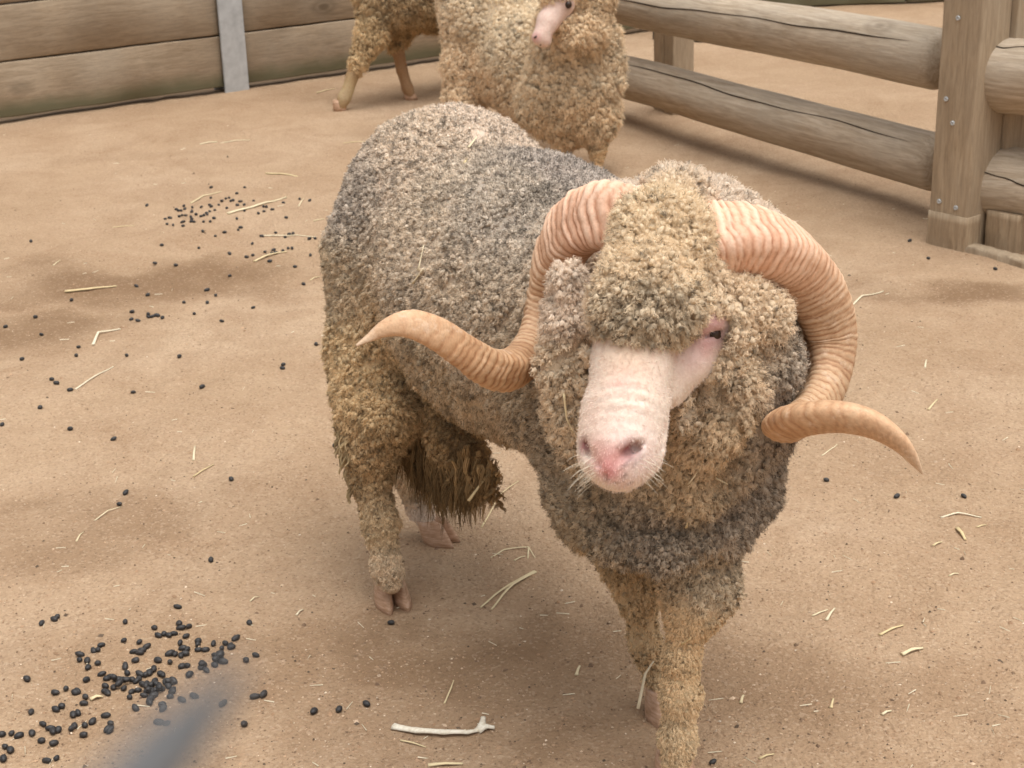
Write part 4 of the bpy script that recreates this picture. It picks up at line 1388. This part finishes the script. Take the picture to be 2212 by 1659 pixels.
# ------------------------------------------------------------------ the two other sheep
def make_sheep(name, label, wool, skin, rows, skin_col, base_loc, h, spacing_fuzz, eyes, hooves):
    R = Body()
    for pts, k in wool:
        q = []
        for px, py, Y, r in pts:
            c = at(px, py, Y); q.append((c, max(0.006, pxr(c, r) - 0.012)))
        if len(q) == 1: R.sphere(q[0][0], q[0][1], k, 0)
        else: R.chain(q, k, 0)
    for pts, k in skin:
        q = []
        for px, py, Y, r in pts:
            c = at(px, py, Y); q.append((c, pxr(c, r)))
        if len(q) == 1: R.sphere(q[0][0], q[0][1], k, 1)
        else: R.chain(q, k, 1)
    V, Q = polygonise(R, h)
    root = empty(name, base_loc, label, 'sheep')
    anch = Anchors(rows)
    A = anch(V)
    dw, dk = R.union(V, (0,)), R.union(V, (1,))
    isk = np.clip((dw - dk) / 0.012 + 0.5, 0, 1)[:, None]
    sc = np.tile(np.array(skin_col), (len(V), 1))
    for px, py, Y, r, col in eyes.get('spots', []):
        w = np.clip(1.3 - np.linalg.norm(V - at(px, py, Y), axis=1) / r, 0, 1)[:, None]
        sc = sc * (1 - w) + np.array(col) * w
    mesh_obj('body', V, Q, M_hide, True, root, A[:, 0:3] * 0.75 * (1 - isk) + sc * isk)
    def woolw(P):
        return (R.union(P, (0,)) < R.union(P, (1,)) + 0.003).astype(float)
    def lay(P, Nv):
        g = np.tile(np.array([0, 0, -1.0]), (len(P), 1))
        g += 0.5 * np.stack([vnoise(P, 9, 21), vnoise(P, 9, 22), vnoise(P, 9, 23)], 1)
        return g
    grow_fleece('fleece', R, V, Q, anch, woolw, root, 26, 0.00055, lay, 120000, fuzz_len=0.45, cluster=1.1, small=0.5, relief=0.3, parting=0.012)
    for px, py, Y, r in eyes.get('eyes', []):
        bm = bmesh.new(); bmesh.ops.create_uvsphere(bm, u_segments=14, v_segments=10, radius=r)
        me = bpy.data.meshes.new('eye'); bm.to_mesh(me); bm.free()
        me.materials.append(bpy.data.materials['eye_dark']); me.polygons.foreach_set('use_smooth', [True] * len(me.polygons))
        o = bpy.data.objects.new('eye', me); link(o); o.location = tuple(at(px, py, Y)); child(o, root)
    for px, py, Y, r in eyes.get('nostrils', []):
        bm = bmesh.new(); bmesh.ops.create_uvsphere(bm, u_segments=10, v_segments=8, radius=r)
        for v in bm.verts: v.co.x *= 1.5; v.co.z *= 0.8
        me = bpy.data.meshes.new('nostril'); bm.to_mesh(me); bm.free()
        me.materials.append(bpy.data.materials['eye_dark']); me.polygons.foreach_set('use_smooth', [True] * len(me.polygons))
        o = bpy.data.objects.new('nostril', me); link(o); o.rotation_euler = (0, -0.6, 0)
        q = ray(px, py); q /= np.linalg.norm(q); t = 4.5
        for _ in range(40): t += R.union((CAMP + q * t)[None])[0] * 0.8
        o.location = tuple(CAMP + q * (t + r * 0.45)); child(o, root)
    for px, py, Y in hooves:
        c = at(px, py, Y)
        V2, F2 = [], []
        for z, sx, sy, ox in ((-0.001, 1.0, 1.0, 0.0), (0.012, 0.98, 1.0, -0.002), (0.03, 0.8, 0.85, -0.008), (0.042, 0.62, 0.7, -0.011)):
            for j in range(14):
                a = 2 * math.pi * j / 14
                V2.append((c[0] + sx * 0.026 * math.cos(a) + ox, c[1] + sy * 0.019 * math.sin(a), z))
        for i in range(3):
            for j in range(14):
                a, b = i * 14 + j, i * 14 + (j + 1) % 14
                F2.append((a, b, b + 14, a + 14))
        F2.append(tuple(range(14))[::-1]); F2.append(tuple(42 + j for j in range(14)))
        mesh_obj('hoof', np.array(V2), F2, bpy.data.materials['hoof_horn'], True, root)
    return root

mid_c, mid_t = (0.61, 0.54, 0.41), (0.63, 0.56, 0.43)
make_sheep('sheep', 'pale woolly sheep with a short pink face looking aside beside the log rails',
    [([(1085, 40, 5.55, 128), (1065, -30, 5.75, 128)], 0.06), ([(1010, 60, 5.6, 52), (1020, 140, 5.5, 58)], 0.05),
     ([(1010, 150, 5.48, 56), (1003, 215, 5.45, 40), (985, 290, 5.36, 20), (983, 345, 5.32, 13)], 0.04),
     ([(1110, 150, 5.7, 50), (1110, 320, 5.6, 14)], 0.03), ([(1090, 150, 5.45, 78), (1150, 205, 5.3, 70)], 0.05), ([(1190, 225, 5.15, 78)], 0.05),
     ([(1150, 120, 5.35, 105)], 0.06), ([(1235, 160, 5.12, 98), (1240, 60, 5.1, 88)], 0.05), ([(1255, 235, 5.12, 84)], 0.04), ([(1305, 180, 5.1, 48), (1312, 90, 5.1, 36)], 0.04),
     ([(1262, 62, 5.0, 60)], 0.03), ([(1215, -25, 4.985, 46), (1275, -15, 5.03, 62)], 0.03), ([(1192, -16, 4.95, 34), (1215, -12, 4.945, 30)], 0.015), ([(1238, 75, 4.965, 42), (1222, 50, 4.95, 24)], 0.02), ([(1228, 100, 4.99, 36)], 0.02),
     ([(1300, 250, 5.08, 46), (1290, 330, 5.04, 20), (1285, 395, 5.0, 13)], 0.03), ([(1225, 260, 5.1, 46), (1215, 340, 5.08, 20), (1212, 380, 5.06, 13)], 0.03)],
    [([(1216, 8, 4.945, 27), (1204, 18, 4.945, 27), (1184, 46, 4.925, 24), (1170, 78, 4.905, 19)], 0.012), ([(1163, 82, 4.90, 15)], 0.01), ([(1176, 88, 4.905, 16)], 0.01)],
    [(at(1060, 60, 5.3), mid_c, mid_t, 0.024, 0.026, 0.9, 0.06), (at(1000, 180, 5.35), (0.64, 0.525, 0.37), (0.64, 0.525, 0.375), 0.028, 0.026, 1.0, 0.06),
     (at(1240, 180, 5.0), (0.60, 0.52, 0.385), (0.62, 0.54, 0.405), 0.03, 0.027, 1.2, 0.06), (at(1260, 40, 4.95), (0.60, 0.49, 0.34), (0.62, 0.51, 0.36), 0.022, 0.022, 0.7, 0.05),
     (at(1260, 260, 5.0), (0.60, 0.485, 0.33), (0.60, 0.485, 0.335), 0.03, 0.026, 1.4, 0.1), (at(1285, 380, 5.0), (0.46, 0.34, 0.2), (0.46, 0.34, 0.2), 0.01, 0.014, 1.6, 0.05)],
    (0.76, 0.58, 0.50), tuple([0.05, 5.3, 0.0]), 0.013, 8,
    {'spots': [(1154, 80, 4.875, 0.020, (0.62, 0.32, 0.31)), (1157, 79, 4.87, 0.007, (0.12, 0.06, 0.06)), (1166, 96, 4.875, 0.007, (0.4, 0.2, 0.19)), (1176, 97, 4.875, 0.007, (0.4, 0.2, 0.19)), (1230, 11, 4.90, 0.026, (0.40, 0.26, 0.2))], 'eyes': [(1227, 10, 4.916, 0.012)], 'nostrils': [(1157, 80, 0, 0.0042), (1168, 97, 0, 0.0025)]},
    [(1285, 408, 5.0), (1212, 385, 5.06), (983, 352, 5.32)])

lam_c, lam_t = (0.42, 0.335, 0.21), (0.42, 0.335, 0.215)
make_sheep('lamb', 'shaggy brown-stained young sheep walking away along the sleeper wall',
    [([(850, -25, 6.38, 92), (950, -45, 6.48, 104), (1090, -50, 6.62, 98)], 0.06), ([(822, 20, 6.32, 48), (805, 70, 6.29, 34), (776, 132, 6.26, 24)], 0.04),
     ([(776, 138, 6.26, 20), (760, 172, 6.25, 11)], 0.02), ([(862, 60, 6.44, 40), (856, 100, 6.44, 20)], 0.03),
     ([(1060, 20, 6.62, 36), (1060, 110, 6.62, 18), (1062, 185, 6.62, 11)], 0.03), ([(1110, 20, 6.7, 36), (1112, 110, 6.7, 18), (1115, 170, 6.72, 11)], 0.03),
     ([(1130, -70, 6.66, 70), (1200, -130, 6.7, 48), (1245, -150, 6.7, 38)], 0.05)],
    [([(762, 162, 6.25, 15), (751, 196, 6.24, 12), (744, 211, 6.24, 14), (738, 228, 6.235, 11)], 0.012), ([(857, 98, 6.44, 15), (868, 150, 6.43, 12), (880, 190, 6.42, 12), (886, 204, 6.418, 11)], 0.012),
     ([(1255, -150, 6.69, 28), (1300, -125, 6.68, 18)], 0.015)],
    [(at(850, 0, 6.3), lam_c, lam_t, 0.03, 0.026, 1.2, 0.16), (at(940, 40, 6.4), lam_c, (0.42, 0.31, 0.17), 0.034, 0.026, 1.4, 0.2),
     (at(785, 110, 6.25), (0.54, 0.43, 0.26), (0.54, 0.43, 0.27), 0.026, 0.022, 1.2, 0.1), (at(890, -90, 6.35), lam_c, lam_t, 0.026, 0.026, 0.6, 0.1)],
    (0.36, 0.22, 0.115), tuple([-0.3, 6.4, 0.0]), 0.013, 8,
    {'spots': [(752, 195, 6.22, 0.09, (0.46, 0.345, 0.19)), (746, 208, 6.22, 0.03, (0.5, 0.39, 0.24))], 'eyes': [(1262, -158, 6.66, 0.010)]}, [(735, 236, 6.235), (888, 214, 6.418), (1062, 192, 6.62), (1116, 178, 6.72)])

# ------------------------------------------------------------------ droppings
def pellet_mesh(seed):
    r = np.random.default_rng(seed)
    bm = bmesh.new()
    bmesh.ops.create_icosphere(bm, subdivisions=2, radius=1.0)
    d1 = r.normal(0, 1, 3); d1 /= np.linalg.norm(d1)
    for v in bm.verts:
        p = np.array(v.co)
        f = 1 + 0.05 * math.sin(3 * p[0] + seed) + 0.05 * math.sin(4 * p[1] + 2 * seed) + r.normal(0, 0.018)
        f -= 0.18 * max(0, p @ d1 - 0.75)
        v.co = Vector((p[0] * 0.0068 * r.uniform(0.99, 1.01) * f, p[1] * 0.0045 * f, p[2] * 0.0043 * f))
    me = bpy.data.meshes.new('dropping')
    bm.to_mesh(me); bm.free()
    me.materials.append(M_drop)
    me.polygons.foreach_set('use_smooth', [True] * len(me.polygons))
    return me
M_drop, nt, b = new_mat('dropping', 0.5, 0.4)
k = N(nt)
tc = k.n('ShaderNodeTexCoord').outputs['Object']
oi = k.n('ShaderNodeObjectInfo').outputs['Random']
col = k.ramp(k.noise(tc, 260, 4, 0.7), [(0.3, (0.012, 0.012, 0.014)), (0.62, (0.030, 0.028, 0.028)), (0.75, (0.16, 0.11, 0.07))])
col = k.mix(k.math('MULTIPLY', oi, 0.35), col, (0.055, 0.048, 0.044))
k.l(col, b.inputs['Base Color'])
k.l(k.bump(k.noise(tc, 420, 3), 0.5, 0.0012), b.inputs['Normal'])
PELLETS = [pellet_mesh(i) for i in range(7)]
def dropping(px, py, label, group, lift=0.0, sc=1.0):
    g = ground_xyz(px, py)
    o = bpy.data.objects.new('dropping', PELLETS[rng.integers(7)])
    o.location = (g[0], g[1], g[2] + 0.0034 * sc + lift)
    o.rotation_euler = (rng.normal(0, 0.25), rng.normal(0, 0.2), rng.uniform(0, 6.28))
    s_ = sc * rng.uniform(0.86, 1.14)
    o.scale = (s_ * rng.uniform(0.8, 1.2), s_, s_)
    link(o)
    tag(o, label, 'dropping', group)
near = """171 160;222 143;235 133;513 154;727 92;632 178;648 209;672 203;690 208;712 202;733 160;741 178;773 172;762 212;1021 158;965 220;507 230;571 236;601 255;415 249;383 271;401 268;328 287;326 309;358 313;361 341;401 323;
554 312;548 276;572 280;582 270;647 311;513 336;521 363;696 318;697 283;718 286;738 239;749 262;767 266;757 284;740 292;812 232;810 246;812 268;842 268;874 242;922 241;908 262;952 257;943 254;900 283;880 290;905 300;912 316;878 330;886 310;
827 322;824 340;845 352;834 330;764 333;746 336;776 369;1007 310;1047 290;418 367;437 387;457 378;354 391;484 390;504 391;540 390;570 388;575 368;597 370;612 362;630 346;668 371;657 366;433 417;465 423;440 446;434 440;508 426;540 440;531 462;
585 409;560 396;600 410;621 411;634 395;650 412;663 428;677 400;700 405;711 395;690 418;709 430;706 440;640 430;620 436;603 437;590 455;566 434;616 470;630 456;612 482;697 460;555 507;664 492;668 508;745 473;797 459;271 427;308 443;318 438;350 461;345 487;
111 387;229 512;254 499;129 523;301 534;320 527;434 538;380 562;348 578;295 590;305 580;176 572;208 590;216 600;240 596;454 570;440 593;452 597;344 617;132 610;170 641;222 651;49 610;78 620;8 615;22 665;44 679;15 713;193 722;232 712;
1044 459;1079 450;1284 520;1387 512;1499 489;999 572;1599 157;912 487;652 566;681 570"""
for q in near.replace('\n', '').split(';'):
    x, y = [float(v) for v in q.split()]
    sx, sy = x / 1.8433 / 1.02712, (1300 + y / 1.8433) / 1.02712
    if x > 1100: lb, gr = 'stray black sheep dropping on bare sand between the heap and the white twig', 'stray droppings near the twig'
    elif 470 < x < 730 and 340 < y < 515: lb, gr = 'black sheep dropping packed in the dense core of the nearer heap', 'droppings in the core of the heap'
    elif x > 640 and y < 375: lb, gr = 'black sheep dropping in the loose band between the heap and the rod tip', 'droppings beyond the rod tip'
    elif y < 375: lb, gr = 'black sheep dropping scattered on the ram\'s side of the heap', 'droppings on the ram side of the heap'
    else: lb, gr = 'black sheep dropping strewn beyond the heap on the side away from the ram', 'droppings on the far side of the heap'
    dropping(sx, sy, lb, gr)
for q in ((470, 395), (490, 420), (520, 405), (610, 445), (640, 420), (655, 435), (600, 430), (690, 410), (900, 305), (885, 320), (830, 340)):
    dropping(q[0] / 1.8433 / 1.02712, (1300 + q[1] / 1.8433) / 1.02712, 'black sheep dropping lying on top of other droppings in the heap', 'droppings on top of the heap', 0.006)
far = """810 180;1170 182;1085 245;808 292;125 372;968 300;1003 292;1020 325;1045 318;925 325;1123 330;1265 325;795 368;812 385;705 390;893 368;1090 370;1165 365;520 378;610 392;530 410;440 415;460 430;490 430;607 430;605 445;850 425;795 438;760 455;770 470;735 478;705 488;
650 468;540 480;500 478;470 490;595 495;320 518;372 507;340 572;405 582;500 552;520 545;512 592;605 520;600 545;630 548;840 510;730 548;800 545;977 402;1085 515;1165 430;1315 458;1375 437;1465 415;1370 385;1400 388;1582 345;1755 303;1862 320;1610 503;1125 610;1100 635;955 660;722 650;855 700;
285 797;680 828;1008 888;1250 783;1190 925;1257 905;1340 700;1360 702;1500 665;1600 712;1645 680;1685 672;1860 728;1920 725;1385 870;1405 905;1475 850;1455 880;1500 878;1575 858;1632 830;1675 830;1435 970;1870 905;1982 855;1705 1028;435 1012;1010 1125;765 1278;860 1335;520 1410;770 1412;630 1530;1260 1465;1795 1212;
140 1535;145 1565;185 1560;220 1548;240 1552;292 1572;925 1610;30 1605;135 1330;15 1235;210 990"""
for q in far.replace('\n', '').split(';'):
    x, y = [float(v) for v in q.split()]
    sx, sy = (300 + x / 4.8087) / 1.02712, (380 + y / 4.8087) / 1.02712
    dropping(sx, sy, 'small black sheep dropping in the scatter behind the ram\'s flank' if y < 600 and x < 1250 else 'small black sheep dropping spread across the damp sand beside the ram', 'droppings in the farther scatter' if y < 600 and x < 1250 else 'droppings across the damp sand', 0, 0.95)
lone = [(67, 523), (77, 687), (12, 708), (48, 778), (170, 752), (165, 770), (274, 770), (388, 772), (90, 725), (112, 822), (122, 830), (152, 845), (288, 850), (87, 883), (5, 920), (152, 929), (246, 951), (437, 838), (612, 790), (610, 798), (683, 746), (285, 676), (284, 692), (272, 1067), (258, 1092), (500, 1038), (456, 1213),
        (725, 963), (2150, 583), (1965, 522), (2005, 560), (1785, 1040), (1937, 1075), (2082, 1075), (1540, 1650), (120, 1500), (155, 650)]
for px, py in lone:
    dropping(px, py, 'lone black sheep dropping on open sand away from the heaps', 'lone droppings on the open sand')

# ------------------------------------------------------------------ straw
M_straw, nt, b = new_mat('straw', 0.6, 0.3)
k = N(nt)
tc = k.n('ShaderNodeTexCoord').outputs['Object']
oi = k.n('ShaderNodeObjectInfo').outputs['Random']
col = k.ramp(oi, [(0.0, (0.68, 0.54, 0.30)), (0.5, (0.76, 0.65, 0.42)), (1.0, (0.82, 0.75, 0.58))])
col = k.mix(k.math('MULTIPLY', k.noise(tc, 120, 4), 0.35), col, (0.36, 0.25, 0.12))
k.l(col, b.inputs['Base Color'])
M_twig, nt2, b2_ = new_mat('bleached_twig', 0.7, 0.2)
k = N(nt2)
tc = k.n('ShaderNodeTexCoord').outputs['Object']
k.l(k.ramp(k.noise(tc, 140, 4), [(0.3, (0.58, 0.5, 0.38)), (0.6, (0.76, 0.71, 0.60))]), b2_.inputs['Base Color'])

def stalk(name, lines, r, label, group=None, mat=None, cat='straw', place=None):
    r = r * 1.4
    V, Fs = [], []
    org = None
    for pts in lines:
        P = [np.array(place(*p)) if place else ground_xyz(*p) for p in pts]
        if org is None: org = P[0].copy()
        Q = []
        for i in range(len(P) - 1):
            for t in np.linspace(0, 1, 5)[:-1]:
                Q.append(P[i] * (1 - t) + P[i + 1] * t)
        Q.append(P[-1]); Q = np.array(Q)
        nq = len(Q)
        if not place:
            arch = rng.uniform(0.2, 1.0) * 0.004
            Q[:, 2] = gz(Q[:, 0], Q[:, 1]) + r * 0.7 + arch * np.sin(np.linspace(0, math.pi, nq)) ** 2
        T = np.gradient(Q, axis=0)
        T /= np.linalg.norm(T, axis=1, keepdims=True) + 1e-9
        b0 = len(V)
        for i in range(nq):
            a = np.cross(T[i], [0, 0, 1.0]); a /= np.linalg.norm(a) + 1e-9
            c = np.cross(a, T[i])
            rr = r * (1 - 0.45 * i / (nq - 1)) * (1.15 if i % 4 == 0 else 1.0)
            for j in range(6):
                th = 2 * math.pi * j / 6
                V.append(Q[i] + (a * math.cos(th) * 1.35 + c * math.sin(th) * 0.7) * rr - org)
        for i in range(nq - 1):
            for j in range(6):
                x, y = b0 + i * 6 + j, b0 + i * 6 + (j + 1) % 6
                Fs.append((x, y, y + 6, x + 6))
        Fs.append(tuple(b0 + j for j in range(6))[::-1]); Fs.append(tuple(b0 + (nq - 1) * 6 + j for j in range(6)))
    o = mesh_obj(name, np.array(V), Fs, mat or M_straw, True)
    o.location = tuple(org)
    tag(o, label, cat, group)
    return o

stalk('twig', [[(850, 1573), (900, 1584), (960, 1590), (1010, 1588), (1036, 1581)], [(1032, 1583), (1050, 1576), (1068, 1576)], [(1034, 1582), (1042, 1572), (1044, 1554)]], 0.0034, 'bleached white forked twig lying on the sand', None, M_twig, 'twig')
stalk('straw', [[(1155, 1236), (1100, 1268), (1038, 1314)], [(1157, 1237), (1108, 1268), (1062, 1318)], [(1150, 1240), (1120, 1258), (1090, 1276)]], 0.0016, 'split bundle of pale straw on the sand beside the forelegs', None)
stalk('straw', [[(1060, 1206), (1088, 1190), (1120, 1186), (1142, 1184), (1156, 1206)], [(1142, 1185), (1140, 1208)], [(1110, 1212), (1135, 1202)]], 0.0009, 'thin tangled bent straw on the sand below the belly', None)
stalk('straw', [[(141, 632), (190, 628), (252, 620)]], 0.0028, 'thick pale straw stem lying on damp sand', None)
stalk('straw', [[(201, 746), (213, 722), (260, 712)]], 0.0020, 'pale straw stem bent at a sharp angle', None)
stalk('straw', [[(550, 566), (575, 556), (620, 545)]], 0.0022, 'white straw stem beside small droppings next to the ram', None)
stalk('straw', [[(492, 463), (560, 445), (618, 428)]], 0.0030, 'long thick tapering straw stem across the farther scatter of droppings', None)
gs = 'thin pale straw stalk lying loose on the open sand'
for pts, r in (([(163, 842), (205, 815), (245, 793)], 0.0013), ([(412, 440), (440, 425), (478, 415)], 0.0018), ([(575, 376), (643, 383)], 0.0026), ([(565, 510), (600, 511), (682, 513)], 0.0016),
               ([(418, 995), (421, 965)], 0.0013), ([(418, 1030), (462, 1004)], 0.0010), ([(1900, 1373), (1928, 1360), (1951, 1352)], 0.0014), ([(1948, 1416), (1970, 1409), (1993, 1402)], 0.0021),
               ([(2068, 1143), (2085, 1168)], 0.0021), ([(2032, 1119), (2070, 1111), (2120, 1119)], 0.0012), ([(1755, 1331), (1788, 1318)], 0.0010), ([(1785, 1341), (1803, 1315)], 0.0013),
               ([(2005, 886), (2025, 864)], 0.0014), ([(1838, 662), (1862, 642), (1908, 630)], 0.0016), ([(432, 313), (470, 308)], 0.0022), ([(475, 311), (540, 304)], 0.0016), ([(685, 201), (724, 192)], 0.0018),
               ([(478, 240), (512, 232), (515, 205)], 0.0016), ([(742, 310), (805, 308)], 0.0014), ([(925, 1655), (1000, 1652)], 0.0018), ([(196, 1513), (222, 1507)], 0.0020), ([(115, 574), (130, 563)], 0.0011),
               ([(645, 446), (656, 430)], 0.0012), ([(678, 478), (700, 474)], 0.0014), ([(244, 492), (290, 488)], 0.0010), ([(670, 606), (690, 598)], 0.0011), ([(660, 258), (690, 258)], 0.0016), ([(205, 1125), (262, 1095)], 0.0008),
               ([(165, 1170), (180, 1150)], 0.0009), ([(1775, 985), (1802, 968), (1808, 960)], 0.0007), ([(1998, 795), (2001, 778)], 0.0012), ([(2015, 1180), (2035, 1172)], 0.0012), ([(2050, 1245), (2070, 1240)], 0.0010),
               ([(1640, 1640), (1672, 1630)], 0.0011), ([(1600, 1520), (1606, 1503)], 0.0012), ([(1795, 1530), (1800, 1510)], 0.0011), ([(540, 1300), (560, 1290)], 0.0008), ([(960, 1520), (975, 1490), (980, 1470)], 0.0007), ([(1245, 1460), (1252, 1440)], 0.0014),
               ([(1040, 1140), (1075, 1075), (1120, 1040)], 0.0008), ([(2110, 1140), (2130, 1135)], 0.001), ([(1905, 1545), (1925, 1537)], 0.0013), ([(865, 1600), (920, 1615)], 0.0009), ([(640, 1330), (655, 1318)], 0.001)):
    stalk('straw', [pts], r, gs, 'loose straws on the sand')
# straws caught in the wool
def on_ram(px, py):
    p = ram_surf(px, py)
    v = CAMP - p
    return p + v / np.linalg.norm(v) * (0.013 if py < 1390 else 0.006)
for pts, r, lb in (([(1012, 318), (1030, 295)], 0.0011, 'short straw stuck in the wool on the crown of the rump'), ([(1004, 352), (1012, 333)], 0.0013, 'pale straw chip stuck in the wool on the back'),
                   ([(892, 612), (915, 580)], 0.0015, 'forked straw scrap caught in the flank wool'), ([(903, 585), (915, 530)], 0.0008, 'thin reddish straw hanging on the flank wool'),
                   ([(1488, 1045), (1520, 1002)], 0.0010, 'slanting straw caught in the wool under the jaw'), ([(1545, 1032), (1572, 1046)], 0.0010, 'level straw caught in the ruff wool beside the jaw'),
                   ([(1482, 1140), (1490, 1118), (1512, 1120)], 0.0009, 'hooked straw caught in the dark apron wool'), ([(1218, 850), (1224, 905), (1238, 935)], 0.0009, 'long brown straw dangling against the cheek wool'),
                   ([(1473, 1392), (1492, 1378)], 0.0011, 'straw chip stuck on the knee of the leading foreleg')):
    stalk('straw', [pts], r, lb, None, None, 'straw', on_ram)
stalk('straw', [[(1012, 1082, 2.12), (1063, 1012, 2.14)]], 0.0016, 'pale straw stem caught slanting in the brown belly fringe', None, None, 'straw', at)
stalk('straw', [[(1378, 1531, 1.86), (1394, 1455, 1.88), (1412, 1428, 1.89)]], 0.0012, 'pale straw stem hanging off the rear foreleg', None, None, 'straw', at)

# fine chaff everywhere
def chaff():
    n = 220
    V, Fs = [], []
    for i in range(n):
        px, py = rng.uniform(0, 2212), 1659 - 1420 * rng.random() ** 1.2
        p = ground_xyz(px, py)
        a = rng.uniform(0, 6.28); l = rng.uniform(0.003, 0.011); w = rng.uniform(0.0004, 0.0009)
        d = np.array([math.cos(a), math.sin(a), rng.normal(0, 0.12)]) * l; s_ = np.array([-math.sin(a), math.cos(a), 0]) * w
        b0 = len(V); z = np.array([0, 0, 0.0012])
        V += [p - d - s_ + z, p - d + s_ + z, p + d + s_ * 0.5 + z, p + d - s_ * 0.5 + z, p - d + z * 2, p + d + z * 2]
        Fs += [(b0, b0 + 3, b0 + 5, b0 + 4), (b0 + 1, b0 + 4, b0 + 5, b0 + 2), (b0, b0 + 4, b0 + 1), (b0 + 3, b0 + 2, b0 + 5), (b0, b0 + 1, b0 + 2, b0 + 3)]
    o = mesh_obj('chaff', np.array(V), Fs, M_straw, False)
    tag(o, 'fine broken bits of straw chaff strewn over the sand', 'chaff', None, 'stuff')
chaff()

# ------------------------------------------------------------------ grey rod standing very close to the lens
def build_rod():
    def near_pt(px, py, dd):
        q = ray(px, py); return CAMP + q * dd
    tip, low = near_pt(535, 1432, 0.082), near_pt(300, 1690, 0.074)
    d = (low - tip) / np.linalg.norm(low - tip)
    L = tip[2] / -d[2] + 0.05
    n, m_ = 70, 16
    s_ = np.concatenate([np.linspace(0, 0.03, 30), np.linspace(0.034, L, n - 30)])
    a = np.cross(d, [0, 0, 1.0]); a /= np.linalg.norm(a); c = np.cross(a, d)
    V, Fs = [], []
    for x in s_:
        r = 0.0018 * min(1.0, 0.10 + (x / 0.0085) ** 0.8)
        for j in range(m_):
            th = 2 * math.pi * j / m_
            V.append(tip + d * x + (a * math.cos(th) + c * math.sin(th)) * r)
    for i in range(n - 1):
        for j in range(m_):
            x, y = i * m_ + j, i * m_ + (j + 1) % m_
            Fs.append((x, y, y + m_, x + m_))
    Fs.append(tuple(range(m_))[::-1]); Fs.append(tuple((n - 1) * m_ + j for j in range(m_)))
    o = mesh_obj('metal_rod', np.array(V), Fs, metal_mat('grey_steel', (0.10, 0.10, 0.102), 0.5, 0.0), True)
    tag(o, 'slim tapered grey metal rod leaning up out of focus over the heap of droppings', 'rod')
build_rod()
